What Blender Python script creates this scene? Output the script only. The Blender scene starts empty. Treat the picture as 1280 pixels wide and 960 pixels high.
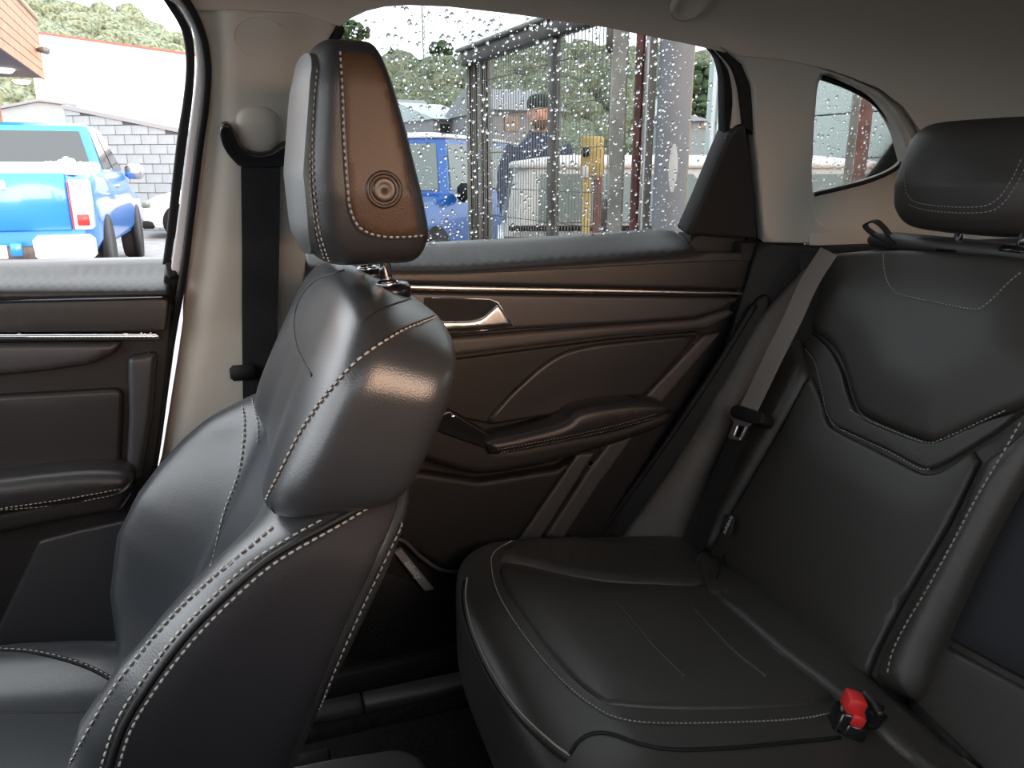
import bpy, bmesh, math, random
import numpy as np
from math import sin, cos, radians, pi
from mathutils import Vector, Matrix
from mathutils.bvhtree import BVHTree
from mathutils.geometry import delaunay_2d_cdt

random.seed(7)
scene = bpy.context.scene
COL = scene.collection

# ------------------------------------------------------------------ camera
CAM = Vector((0.0, -0.53, 1.32))
YAW, PITCH, FPX = radians(19.0), radians(15.4), 960.0
FWD = Vector((sin(YAW)*cos(PITCH), cos(YAW)*cos(PITCH), -sin(PITCH)))
RGT = Vector((cos(YAW), -sin(YAW), 0.0))
UPV = RGT.cross(FWD)
cam_data = bpy.data.cameras.new('camera')
cam_data.sensor_fit = 'HORIZONTAL'; cam_data.sensor_width = 36.0
cam_data.lens = FPX/1280.0*36.0
cam_data.clip_start = 0.02; cam_data.clip_end = 2000.0
cam = bpy.data.objects.new('camera', cam_data); COL.objects.link(cam)
cam.matrix_world = Matrix.Translation(CAM) @ Matrix((RGT, UPV, -FWD)).transposed().to_4x4()
scene.camera = cam

# ------------------------------------------------------------------ sky, exposure
world = bpy.data.worlds.new('overcast_sky'); scene.world = world
world.use_nodes = True
bg = world.node_tree.nodes['Background']
bg.inputs[0].default_value = (0.92, 0.96, 1.0, 1.0)
bg.inputs[1].default_value = 1.0
scene.view_settings.view_transform = 'Standard'
scene.view_settings.look = 'None'
scene.view_settings.gamma = 1.0
scene.view_settings.use_curve_mapping = False
scene.view_settings.exposure = 2.25
scene.cycles.max_bounces = 10
scene.cycles.diffuse_bounces = 5
scene.cycles.transparent_max_bounces = 16
scene.cycles.use_denoising = True
scene.cycles.caustics_refractive = False
scene.cycles.caustics_reflective = False

sun_data = bpy.data.lights.new('warm_fill_sun', 'SUN'); sun_data.energy = 1.15; sun_data.angle = radians(45)
sun_data.color = (1.0, 0.50, 0.22)
sun = bpy.data.objects.new('warm_fill_sun', sun_data); COL.objects.link(sun)
SUN_DIR = Vector((-.22, .97, -.08)).normalized()          # added warm fill from the camera side, standing in for an unseen source
sun.rotation_euler = SUN_DIR.to_track_quat('-Z', 'Y').to_euler()

# ------------------------------------------------------------------ materials
def mat(name, col, rough=0.5, metal=0.0, bump=0.0, bscale=400.0, spec=0.5, var=0.0, vscale=8.0,
        emit=0.0, coat=0.0, sheen=0.0, wave=None):
    m = bpy.data.materials.new(name); m.use_nodes = True
    nt = m.node_tree; b = nt.nodes['Principled BSDF']
    c4 = (col[0], col[1], col[2], 1.0)
    b.inputs['Base Color'].default_value = c4
    b.inputs['Roughness'].default_value = rough
    b.inputs['Metallic'].default_value = metal
    b.inputs['Specular IOR Level'].default_value = spec
    b.inputs['Coat Weight'].default_value = coat
    b.inputs['Sheen Weight'].default_value = sheen
    tc = nt.nodes.new('ShaderNodeTexCoord')
    if var > 0:
        n = nt.nodes.new('ShaderNodeTexNoise'); n.inputs['Scale'].default_value = vscale
        n.inputs['Detail'].default_value = 5.0
        nt.links.new(tc.outputs['Object'], n.inputs['Vector'])
        r = nt.nodes.new('ShaderNodeValToRGB')
        r.color_ramp.elements[0].position = 0.3; r.color_ramp.elements[1].position = 0.7
        r.color_ramp.elements[0].color = tuple(x*(1-var) for x in col)+(1,)
        r.color_ramp.elements[1].color = tuple(min(1, x*(1+var)) for x in col)+(1,)
        nt.links.new(n.outputs['Fac'], r.inputs['Fac'])
        nt.links.new(r.outputs['Color'], b.inputs['Base Color'])
    if bump > 0:
        if wave:
            t = nt.nodes.new('ShaderNodeTexWave'); t.inputs['Scale'].default_value = wave
            t.bands_direction = 'DIAGONAL'
        else:
            t = nt.nodes.new('ShaderNodeTexVoronoi'); t.inputs['Scale'].default_value = bscale
        nt.links.new(tc.outputs['Object'], t.inputs['Vector'])
        bp = nt.nodes.new('ShaderNodeBump'); bp.inputs['Strength'].default_value = bump
        bp.inputs['Distance'].default_value = 0.0006
        nt.links.new(t.outputs[0], bp.inputs['Height'])
        nt.links.new(bp.outputs['Normal'], b.inputs['Normal'])
    if emit > 0:
        b.inputs['Emission Color'].default_value = c4
        b.inputs['Emission Strength'].default_value = emit
    return m

def glass_mat(name, tint, gloss=0.06):
    m = bpy.data.materials.new(name); m.use_nodes = True
    nt = m.node_tree; nt.nodes.clear()
    o = nt.nodes.new('ShaderNodeOutputMaterial'); mx = nt.nodes.new('ShaderNodeMixShader')
    t = nt.nodes.new('ShaderNodeBsdfTransparent'); g = nt.nodes.new('ShaderNodeBsdfGlossy')
    fr = nt.nodes.new('ShaderNodeFresnel'); fr.inputs['IOR'].default_value = 1.35
    t.inputs['Color'].default_value = tint+(1,); g.inputs['Roughness'].default_value = 0.02
    g.inputs['Color'].default_value = (0.8, 0.8, 0.8, 1)
    nt.links.new(fr.outputs[0], mx.inputs[0]); nt.links.new(t.outputs[0], mx.inputs[1])
    nt.links.new(g.outputs[0], mx.inputs[2]); nt.links.new(mx.outputs[0], o.inputs[0])
    return m

def drop_mat(name):
    m = bpy.data.materials.new(name); m.use_nodes = True
    b = m.node_tree.nodes['Principled BSDF']
    b.inputs['Transmission Weight'].default_value = 1.0
    b.inputs['IOR'].default_value = 1.33; b.inputs['Roughness'].default_value = 0.03
    b.inputs['Base Color'].default_value = (1, 1, 1, 1)
    return m

M = {}
M['leather'] = mat('dark_leather', (0.026, 0.027, 0.030), 0.40, bump=0.25, bscale=700, spec=0.55)
M['leather_front'] = mat('front_leather', (0.036, 0.039, 0.044), 0.31, bump=0.2, bscale=700, spec=0.75)
M['leather_rear'] = mat('rear_leather', (0.038, 0.034, 0.031), 0.44, bump=0.3, bscale=700, spec=0.5)
M['pad_grey'] = mat('headrest_front_leather', (0.060, 0.067, 0.066), 0.42, bump=0.2, bscale=700)
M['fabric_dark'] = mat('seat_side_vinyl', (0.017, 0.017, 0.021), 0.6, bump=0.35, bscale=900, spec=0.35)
M['leather_warm_lit'] = mat('warm_lit_leather', (0.070, 0.038, 0.021), 0.45, bump=0.25, bscale=700)  # warm side light painted into the dark leather's colour
M['seam'] = mat('seam_shadow_piping', (0.010, 0.010, 0.011), 0.6)
M['thread'] = mat('pale_thread', (0.42, 0.41, 0.38), 0.7)
M['thread_dim'] = mat('grey_thread', (0.32, 0.31, 0.285), 0.7)
M['plastic'] = mat('dark_door_plastic', (0.014, 0.013, 0.0135), 0.5, bump=0.3, bscale=900, spec=0.32)
M['plastic_soft'] = mat('soft_door_vinyl', (0.020, 0.019, 0.020), 0.36, bump=0.2, bscale=900, spec=0.42)
M['plastic_gloss'] = mat('satin_grey_door_insert', (0.036, 0.036, 0.040), 0.38, bump=0.15, bscale=900)
M['plastic_grey'] = mat('grey_door_edge_plastic', (0.055, 0.052, 0.052), 0.5, bump=0.2, bscale=900)
M['black'] = mat('black_rubber', (0.009, 0.009, 0.0095), 0.6, spec=0.25)
M['black_gloss'] = mat('black_gloss_plastic', (0.010, 0.010, 0.011), 0.2)
M['carpet'] = mat('charcoal_carpet', (0.014, 0.013, 0.013), 0.95, bump=0.8, bscale=500, spec=0.1, var=0.4, vscale=120)
M['chrome'] = mat('chrome', (0.78, 0.78, 0.80), 0.12, 1.0)
M['satin'] = mat('satin_chrome', (0.60, 0.60, 0.61), 0.28, 1.0)
M['trim'] = mat('pillar_trim_plastic', (0.50, 0.475, 0.42), 0.6, bump=0.2, bscale=900, spec=0.3)
M['headliner'] = mat('woven_headliner', (0.62, 0.55, 0.47), 0.9, bump=0.5, bscale=1200, spec=0.15)
M['body_paint'] = mat('silver_body_paint', (0.62, 0.63, 0.66), 0.3, 0.0, coat=0.5)
M['badge'] = mat('badge_metal_paint', (0.26, 0.255, 0.25), 0.4, 0.2)
M['mat_rubber'] = mat('floor_mat_rubber', (0.045, 0.043, 0.042), 0.7)
M['flange'] = mat('pale_flange', (0.66, 0.67, 0.70), 0.45)
M['webbing_black'] = mat('black_webbing', (0.016, 0.016, 0.018), 0.75, bump=0.6, wave=160, spec=0.3)
M['webbing_grey'] = mat('grey_webbing', (0.25, 0.22, 0.20), 0.75, bump=0.6, wave=160, spec=0.3)
M['red'] = mat('red_button_plastic', (0.75, 0.035, 0.035), 0.4)
M['tagwhite'] = mat('white_print', (0.6, 0.6, 0.62), 0.6)
M['button'] = mat('headrest_button_plastic', (0.055, 0.040, 0.030), 0.35)
M['bolster'] = mat('rear_side_bolster_vinyl', (0.095, 0.083, 0.075), 0.5, bump=0.25, bscale=700)

# ------------------------------------------------------------------ helpers
ORG = {}
def tag(o, label=None, cat=None, group=None, kind=None):
    if label: o['label'] = label
    if cat: o['category'] = cat
    if group: o['group'] = group
    if kind: o['kind'] = kind
    return o

def thing(name, loc, label=None, cat=None, group=None, kind=None):
    o = bpy.data.objects.new(name, None); COL.objects.link(o)
    o.empty_display_size = 0.05
    o.location = loc; ORG[o.name] = Vector(loc)
    return tag(o, label, cat, group, kind)

def mk(name, V, Fc, m, parent=None, smooth=True, origin=None, kind=None, label=None, ang=None):
    V = [Vector(v) for v in V]
    if parent is not None: org = ORG[parent.name]
    elif origin is not None: org = Vector(origin)
    else:
        a = np.array([tuple(v) for v in V]); mn, mx = a.min(0), a.max(0)
        org = Vector(((mn[0]+mx[0])/2, (mn[1]+mx[1])/2, mn[2]))
    me = bpy.data.meshes.new(name)
    me.from_pydata([tuple(v-org) for v in V], [], Fc)
    me.materials.append(m if not isinstance(m, str) else M[m])
    if smooth:
        me.polygons.foreach_set('use_smooth', [True]*len(me.polygons))
        if ang is not None: me.set_sharp_from_angle(angle=radians(ang))
    me.update()
    o = bpy.data.objects.new(name, me); COL.objects.link(o)
    ORG[o.name] = org
    if parent is not None: o.parent = parent
    else: o.location = org
    if kind: o['kind'] = kind
    if label: o['label'] = label
    return o

class MB:
    """collects vertices and faces"""
    def __init__(s, xf=None): s.V = []; s.F = []; s.xf = xf
    def add(s, V, F):
        n = len(s.V)
        s.V += [(s.xf @ Vector(v)) if s.xf else Vector(v) for v in V]
        s.F += [tuple(i+n for i in f) for f in F]; return s
    def box(s, lo, hi, bev=0.0):
        x0, y0, z0 = lo; x1, y1, z1 = hi
        if bev <= 0:
            V = [(x, y, z) for z in (z0, z1) for y in (y0, y1) for x in (x0, x1)]
            return s.add(V, [(0, 2, 3, 1), (4, 5, 7, 6), (0, 1, 5, 4), (2, 6, 7, 3), (0, 4, 6, 2), (1, 3, 7, 5)])
        b = min(bev, (x1-x0)/2.01, (y1-y0)/2.01, (z1-z0)/2.01)
        V = []; F = []; idx = {}
        xs = (x0, x0+b, x1-b, x1); ys = (y0, y0+b, y1-b, y1); zs = (z0, z0+b, z1-b, z1)
        def vid(i, j, k):
            key = (i, j, k)
            if key not in idx:
                idx[key] = len(V); V.append((xs[i], ys[j], zs[k]))
            return idx[key]
        # faces
        F.append((vid(1,1,0), vid(1,2,0), vid(2,2,0), vid(2,1,0))); F.append((vid(1,1,3), vid(2,1,3), vid(2,2,3), vid(1,2,3)))
        F.append((vid(1,0,1), vid(2,0,1), vid(2,0,2), vid(1,0,2))); F.append((vid(1,3,1), vid(1,3,2), vid(2,3,2), vid(2,3,1)))
        F.append((vid(0,1,1), vid(0,1,2), vid(0,2,2), vid(0,2,1))); F.append((vid(3,1,1), vid(3,2,1), vid(3,2,2), vid(3,1,2)))
        for i in (1, 2):
            F.append((vid(i,0,1), vid(i,1,0), vid(3-i,1,0), vid(3-i,0,1)) if i == 1 else (vid(1,3,1), vid(2,3,1), vid(2,2,0), vid(1,2,0)))
        F.append((vid(1,0,2), vid(2,0,2), vid(2,1,3), vid(1,1,3))); F.append((vid(1,3,2), vid(1,2,3), vid(2,2,3), vid(2,3,2)))
        F.append((vid(0,1,1), vid(0,2,1), vid(1,2,0), vid(1,1,0))); F.append((vid(3,1,1), vid(2,1,0), vid(2,2,0), vid(3,2,1)))
        F.append((vid(0,1,2), vid(1,1,3), vid(1,2,3), vid(0,2,2))); F.append((vid(3,1,2), vid(3,2,2), vid(2,2,3), vid(2,1,3)))
        F.append((vid(0,1,1), vid(1,0,1), vid(1,0,2), vid(0,1,2))); F.append((vid(3,1,1), vid(3,1,2), vid(2,0,2), vid(2,0,1)))
        F.append((vid(0,2,1), vid(0,2,2), vid(1,3,2), vid(1,3,1))); F.append((vid(3,2,1), vid(2,3,1), vid(2,3,2), vid(3,2,2)))
        for i, ii in ((0, 1), (3, 2)):
            for j, jj in ((0, 1), (3, 2)):
                for k, kk in ((0, 1), (3, 2)):
                    F.append((vid(i, jj, kk), vid(ii, j, kk), vid(ii, jj, k)))
        return s.add(V, F)
    def tube(s, pts, r, n=6, cap=True):
        pts = [Vector(p) for p in pts]; rs = r if isinstance(r, (list, tuple)) else [r]*len(pts)
        V = []; F = []; up = None
        for i, p in enumerate(pts):
            t = (pts[min(i+1, len(pts)-1)]-pts[max(i-1, 0)])
            t = t.normalized() if t.length > 1e-9 else Vector((0, 0, 1))
            if up is None:
                up = Vector((0, 0, 1)) if abs(t.z) < 0.9 else Vector((1, 0, 0))
            a = t.cross(up).normalized(); up = a.cross(t).normalized()
            for k in range(n):
                th = 2*pi*k/n
                V.append(p+(a*cos(th)+up*sin(th))*rs[i])
        for i in range(len(pts)-1):
            for k in range(n):
                F.append((i*n+k, i*n+(k+1) % n, (i+1)*n+(k+1) % n, (i+1)*n+k))
        if cap:
            F.append(tuple(range(n-1, -1, -1))); F.append(tuple(range((len(pts)-1)*n, len(pts)*n)))
        return s.add(V, F)
    def lathe(s, prof, c, ax, n=24):
        ax = Vector(ax).normalized(); c = Vector(c)
        u = ax.cross(Vector((0, 0, 1))) if abs(ax.z) < 0.9 else ax.cross(Vector((1, 0, 0)))
        u.normalize(); v = ax.cross(u)
        V = []; F = []
        for r, h in prof:
            for k in range(n):
                th = 2*pi*k/n
                V.append(c+ax*h+(u*cos(th)+v*sin(th))*r)
        for i in range(len(prof)-1):
            for k in range(n):
                F.append((i*n+k, i*n+(k+1) % n, (i+1)*n+(k+1) % n, (i+1)*n+k))
        F.append(tuple(range(n-1, -1, -1))); F.append(tuple(range((len(prof)-1)*n, len(prof)*n)))
        return s.add(V, F)
    def prism(s, poly, d0, d1, axis='y'):
        """poly of 2-D points extruded along an axis; x: (y,z) y: (x,z) z: (x,y)"""
        def P(a, b, d): return {'x': (d, a, b), 'y': (a, d, b), 'z': (a, b, d)}[axis]
        n = len(poly)
        V = [P(a, b, d0) for a, b in poly]+[P(a, b, d1) for a, b in poly]
        F = [tuple(range(n)), tuple(range(2*n-1, n-1, -1))]
        F += [(i, (i+1) % n, (i+1) % n+n, i+n) for i in range(n)]
        return s.add(V, F)
    def out(s, name, m, parent=None, **k):
        o = mk(name, s.V, s.F, m, parent, **k)
        bm = bmesh.new(); bm.from_mesh(o.data); bmesh.ops.recalc_face_normals(bm, faces=bm.faces)
        bm.to_mesh(o.data); bm.free(); return o

def ray(px, py):
    return FWD + RGT*((px-640.0)/FPX) + UPV*((480.0-py)/FPX)
def atY(px, py, y):
    d = ray(px, py); return CAM+d*((y-CAM.y)/d.y)
def atX(px, py, x):
    d = ray(px, py); return CAM+d*((x-CAM.x)/d.x)
def atZ(px, py, z):
    d = ray(px, py); return CAM+d*((z-CAM.z)/d.z)
def atD(px, py, dist):
    d = ray(px, py); h = math.hypot(d.x, d.y); return CAM+d*(dist/h)

class Surf:
    """a surface to lay traced outlines on"""
    def __init__(s, V, F):
        s.b = BVHTree.FromPolygons([Vector(v) for v in V], F)
    def hit(s, px, py, off=0.0):
        d = ray(px, py).normalized()
        loc, nor, i, dist = s.b.ray_cast(CAM, d)
        if loc is None:
            loc, nor, i, dist = s.b.find_nearest(CAM+d*1.3)
        if nor.dot(d) > 0: nor = -nor
        if off: loc = loc - d*(off/max(0.3, abs(nor.dot(d))))
        return loc, nor

def surf_of(*objs):
    V = []; F = []
    for o in objs:
        n = len(V); org = ORG[o.name]
        V += [v.co+org for v in o.data.vertices]
        F += [tuple(i+n for i in p.vertices) for p in o.data.polygons]
    return Surf(V, F)

def grid_surf(fn, us, vs):
    V = [fn(u, v) for u in us for v in vs]; nv = len(vs)
    F = [(i*nv+j, i*nv+j+1, (i+1)*nv+j+1, (i+1)*nv+j) for i in range(len(us)-1) for j in range(nv-1)]
    return V, F

def spl(pts, n=6, closed=False):
    P = [Vector((p[0], p[1], 0 if len(p) < 3 else p[2])) for p in pts]; out = []
    m = len(P); rng = range(m if closed else m-1)
    for i in rng:
        if closed: p0, p1, p2, p3 = P[i-1], P[i], P[(i+1) % m], P[(i+2) % m]
        else: p0, p1, p2, p3 = P[max(i-1, 0)], P[i], P[i+1], P[min(i+2, m-1)]
        for k in range(n):
            t = k/n
            out.append(0.5*((2*p1)+(p2-p0)*t+(2*p0-5*p1+4*p2-p3)*t*t+(3*p1-p0-3*p2+p3)*t**3))
    if not closed: out.append(P[-1])
    return [tuple(v)[:len(pts[0])] for v in out]

def rc(pts, r, n=4):
    """round the corners of a polygon; r one radius or one per corner"""
    out = []; m = len(pts)
    for i in range(m):
        a, b, c = Vector(pts[i-1][:2]), Vector(pts[i][:2]), Vector(pts[(i+1) % m][:2])
        rr = r[i] if isinstance(r, (list, tuple)) else r
        rr = min(rr, (a-b).length*0.48, (c-b).length*0.48)
        if rr < 0.5: out.append(tuple(b)); continue
        p, q = b+(a-b).normalized()*rr, b+(c-b).normalized()*rr
        for k in range(n+1):
            t = k/n; out.append(tuple(p*(1-t)**2+b*2*t*(1-t)+q*t*t))
    return out

def inside(pt, poly):
    x, y = pt; c = False; j = len(poly)-1
    for i in range(len(poly)):
        xi, yi = poly[i]; xj, yj = poly[j]
        if (yi > y) != (yj > y) and x < (xj-xi)*(y-yi)/(yj-yi+1e-12)+xi: c = not c
        j = i
    return c

def resample(poly, step):
    out = []
    for i in range(len(poly)):
        a, b = Vector(poly[i]), Vector(poly[(i+1) % len(poly)])
        k = max(1, int((b-a).length/step))
        for t in range(k): out.append(tuple(a+(b-a)*(t/k)))
    return out

def panel(name, poly, surf, m, parent=None, off=0.0, thick=0.012, er=0.006, bulge=0.0, bw=0.05, g=14.0,
          holes=(), origin=None, fn=None, bmask=None, **kw):
    """a solid padded panel whose outline is traced on a surface: rounded edges, optional belly, skirt and back"""
    loops = [resample([tuple(p[:2]) for p in poly], g*0.7)]+[resample([tuple(p[:2]) for p in h], g*0.7) for h in holes]
    pts = []; edges = []
    for L in loops:
        n = len(pts); pts += L; edges += [(n+i, n+(i+1) % len(L)) for i in range(len(L))]
    nb = len(pts)
    seg_a = np.array([pts[e[0]] for e in edges]); seg_b = np.array([pts[e[1]] for e in edges])
    def dist2(p):
        p = np.array(p); ab = seg_b-seg_a
        t = np.clip(((p-seg_a)*ab).sum(1)/((ab*ab).sum(1)+1e-9), 0, 1)
        q = seg_a+ab*t[:, None]-p
        return math.sqrt((q*q).sum(1).min())
    ok = lambda p: inside(p, loops[0]) and not any(inside(p, h) for h in loops[1:])
    mid = atY(640, 480, 0.5)
    px_m = 1.15/FPX
    rings = [x for x in (er*0.12/px_m, er*0.35/px_m, er*0.7/px_m, er*1.05/px_m) if x > 0.15]
    extra = []
    for L in loops:
        nL = len(L)
        for w in rings:
            for i in range(nL):
                a, b, c = Vector(L[i-1]), Vector(L[i]), Vector(L[(i+1) % nL])
                t = (c-a)
                if t.length < 1e-6: continue
                t.normalize()
                for sgn in (1, -1):
                    q = b+Vector((-t.y, t.x))*w*sgn
                    q = tuple(q)
                    if ok(q) and dist2(q) > w*0.85: extra.append(q)
    xs = [p[0] for p in loops[0]]; ys = [p[1] for p in loops[0]]
    dmin = (rings[-1] if rings else 0)+g*0.35
    x = min(xs)+g/2; row = 0
    while x < max(xs):
        y = min(ys)+g/2+(g/2 if row % 2 else 0)
        while y < max(ys):
            if ok((x, y)) and dist2((x, y)) > dmin: extra.append((x, y))
            y += g
        x += g*0.87; row += 1
    allp = [Vector(p) for p in pts+extra]
    vo, eo, fo, ov, oe, of = delaunay_2d_cdt(allp, edges, [], 0, 1e-5)
    isb = [any(k < nb for k in ov[i]) for i in range(len(vo))]
    tris = []
    for f in fo:
        c = sum((vo[i] for i in f), Vector((0, 0)))/len(f)
        if ok((c.x, c.y)): tris.append(tuple(f))
    W = []; N = []
    for p in vo:
        l, n = surf.hit(p.x, p.y, off); W.append(l); N.append(n)
    B = np.array([tuple(W[i]) for i in range(len(vo)) if isb[i]])
    # densify the rim for the distance test
    rim = []
    used = {}
    for f in tris:
        for i in range(3):
            e = (f[i], f[(i+1) % 3]); k = tuple(sorted(e)); used[k] = used.get(k, 0)+1
    rimE = [(f[i], f[(i+1) % 3]) for f in tris for i in range(3) if used[tuple(sorted((f[i], f[(i+1) % 3])))] == 1]
    A = np.array([tuple(W[a]) for a, b in rimE]); Bb = np.array([tuple(W[b]) for a, b in rimE]); ab = Bb-A
    V = []
    for i, p in enumerate(vo):
        w = np.array(tuple(W[i]))
        t = np.clip(((w-A)*ab).sum(1)/((ab*ab).sum(1)+1e-12), 0, 1)
        q = A+ab*t[:, None]-w; d = math.sqrt((q*q).sum(1).min())
        h = 0.0
        if er > 0 and d < er: h -= er-math.sqrt(max(0, er*er-(er-d)**2))
        if bulge:
            u = min(1.0, d/bw); h += bulge*u*u*(3-2*u)
        if fn: h += fn(p.x, p.y)
        V.append(W[i]+N[i]*h)
    n0 = len(V); back = [V[i]-N[i]*(thick if isb[i] else thick+er) for i in range(len(V))]
    # orientation
    F = []
    for f in tris:
        a, b, c = (V[i] for i in f)
        F.append(f if (b-a).cross(c-a).dot(N[f[0]]) > 0 else (f[0], f[2], f[1]))
    edge_dir = {}
    for f in F:
        for i in range(3): edge_dir[(f[i], f[(i+1) % 3])] = 1
    F2 = list(F)
    for f in F: F2.append((f[0]+n0, f[2]+n0, f[1]+n0))
    for (a, b) in edge_dir:
        if (b, a) not in edge_dir: F2.append((b, a, a+n0, b+n0))
    return mk(name, V+back, F2, m, parent, origin=origin, ang=50, **kw)

def trace(pts, surf, off=0.0, n=6, smooth=True):
    P = spl(pts, n) if smooth else pts
    return [surf.hit(p[0], p[1], off) for p in P]

def arc_resample(LN, step):
    out = [LN[0]]; acc = 0.0
    for (a, na), (b, nb_) in zip(LN[:-1], LN[1:]):
        L = (b-a).length
        if L < 1e-9: continue
        d = step-acc
        while d <= L:
            t = d/L; out.append((a.lerp(b, t), na.lerp(nb_, t))); d += step
        acc = L-(d-step)
    return out

def stitch(name, pts, surf, parent, m='thread', L=0.0055, gap=0.0022, r=0.0010, off=0.0006, smooth=True):
    """a row of thread dashes lying on the surface"""
    ln = arc_resample(trace(pts, surf, off, smooth=smooth), L+gap)
    b = MB()
    for (a, na), (c, nc) in zip(ln[:-1], ln[1:]):
        t = c-a
        if t.length > 3*(L+gap) or t.length < 1e-6: continue
        e = a+t*(L/(L+gap)); s = t.cross(na).normalized()*r; u = na.normalized()*r*0.8
        k = 0.2*(e-a)
        b.add([a+s*0.4, a-s*0.4, a+k+s+u, a+k-s+u, e-k+s+u, e-k-s+u, e+s*0.4, e-s*0.4, a-u, e-u],
              [(0, 1, 3, 2), (2, 3, 5, 4), (4, 5, 7, 6), (0, 2, 4, 6, 9, 8), (1, 8, 9, 7, 5, 3), (0, 8, 1), (6, 7, 9)])
    return b.out(name, m, parent, kind='stuff')

def seam(name, pts, surf, parent, m='seam', r=0.0016, off=0.0, smooth=True, n=6):
    b = MB(); ln = trace(pts, surf, off, smooth=smooth)
    P = [ln[0][0]]
    for a, na in ln[1:]:
        if (a-P[-1]).length < 0.25: P.append(a)
    b.tube(P, r, n); return b.out(name, m, parent)

def strap(name, pts, width, m, parent, thick=0.0014, wdir=None, **kw):
    """a flat band along 3-D points; wdir(i) gives the across direction"""
    V = []; F = []
    for i, p in enumerate(pts):
        p = Vector(p); t = (Vector(pts[min(i+1, len(pts)-1)])-Vector(pts[max(i-1, 0)])).normalized()
        w = Vector(wdir(i) if callable(wdir) else wdir); w = (w-t*w.dot(t)).normalized(); n = t.cross(w)
        for a, c in ((-1, -1), (1, -1), (1, 1), (-1, 1)):
            V.append(p+w*width/2*a+n*thick/2*c)
    for i in range(len(pts)-1):
        for k in range(4): F.append((i*4+k, i*4+(k+1) % 4, i*4+4+(k+1) % 4, i*4+4+k))
    F.append((3, 2, 1, 0)); k = (len(pts)-1)*4; F.append((k, k+1, k+2, k+3))
    b = MB(); b.add(V, F); return b.out(name, m, parent, smooth=False, **kw)

def softbox_mesh(fn, p=5.0, n=14):
    V = []; F = []; idx = {}
    def vid(v):
        k = (round(v[0], 5), round(v[1], 5), round(v[2], 5))
        if k not in idx:
            idx[k] = len(V)
            s = (abs(v[0])**p+abs(v[1])**p+abs(v[2])**p)**(-1.0/p)
            V.append(Vector(fn(v[0]*s, v[1]*s, v[2]*s)))
        return idx[k]
    for ax in range(3):
        for sg in (-1, 1):
            for i in range(n):
                for j in range(n):
                    q = []
                    for di, dj in ((0, 0), (1, 0), (1, 1), (0, 1)):
                        a = math.tan((2*(i+di)/n-1)*pi/4); b = math.tan((2*(j+dj)/n-1)*pi/4)
                        v = [0, 0, 0]; v[ax] = sg; v[(ax+1) % 3] = a; v[(ax+2) % 3] = b
                        q.append(vid(v))
                    F.append(tuple(q) if sg > 0 else tuple(reversed(q)))
    return V, F

def softbox(name, fn, m, parent=None, p=5.0, n=14, **kw):
    V, F = softbox_mesh(fn, p, n)
    b = MB(); b.add(V, F); return b.out(name, m, parent, **kw)

def lerp(a, b, t): return a+(b-a)*t
def ss(a, b, x):
    t = min(1, max(0, (x-a)/(b-a))); return t*t*(3-2*t)
def interp(x, tab):
    if x <= tab[0][0]: return tab[0][1]
    for (a, b), (c, d) in zip(tab[:-1], tab[1:]):
        if x <= c: return lerp(b, d, (x-a)/(c-a))
    return tab[-1][1]

def text_mesh(txt, size):
    cu = bpy.data.curves.new('txt', 'FONT'); cu.body = txt; cu.size = size; cu.align_x = 'CENTER'; cu.align_y = 'CENTER'
    cu.extrude = size*0.03
    o = bpy.data.objects.new('txt', cu); COL.objects.link(o)
    bpy.context.view_layer.update()
    me = o.to_mesh(); V = [v.co.copy() for v in me.vertices]; F = [tuple(p.vertices) for p in me.polygons]
    o.to_mesh_clear(); bpy.data.objects.remove(o); bpy.data.curves.remove(cu)
    return V, F
def lettering(name, txt, size, c, xdir, ndir, m, parent, shear=0.0):
    V, F = text_mesh(txt, size); x = Vector(xdir).normalized(); n = Vector(ndir); n = (n-x*n.dot(x)).normalized(); y = n.cross(x)
    return mk(name, [Vector(c)+x*(v.x+shear*v.y)+y*v.y+n*v.z for v in V], F, m, parent, smooth=False)
# ================================================================== the car cabin: shell
PROF = [(1.10, .735), (1.20, .700), (1.32, .665), (1.44, .630), (1.52, .600), (1.565, .565), (1.605, .500), (1.632, .400), (1.650, .2), (1.655, 0.0)]
def prof_pts(z0):
    """half cross-section of the greenhouse above z0, from the side to the centre line"""
    y0 = interp(z0, PROF); out = [(y0, z0)]
    P = spl([(y, z) for z, y in PROF], 4)
    return out+[(y, z) for y, z in P if z > z0+0.004]
V, F = grid_surf(lambda x, q: (x, q[0], q[1]), [-3, -1, 0, 1, 2, 3.5], prof_pts(1.0))
S_side = Surf(V, F)
DP = [(1.30, .715), (1.18, .715), (1.08, .710), (1.0, .705), (.9, .700), (.8, .695), (.6, .69), (.2, .69)]
V, F = grid_surf(lambda x, q: (x, q[1], q[0]), [-3, -1, 0, 1, 2, 3.5], DP)
S_door = Surf(V, F)
def glassY(z): return .805-(z-1.15)*0.42
V, F = grid_surf(lambda x, z: (x, glassY(z), z), [-3, 0, 3.5], [0.9, 1.2, 1.6, 1.9])
S_glass = Surf(V, F)

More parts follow.
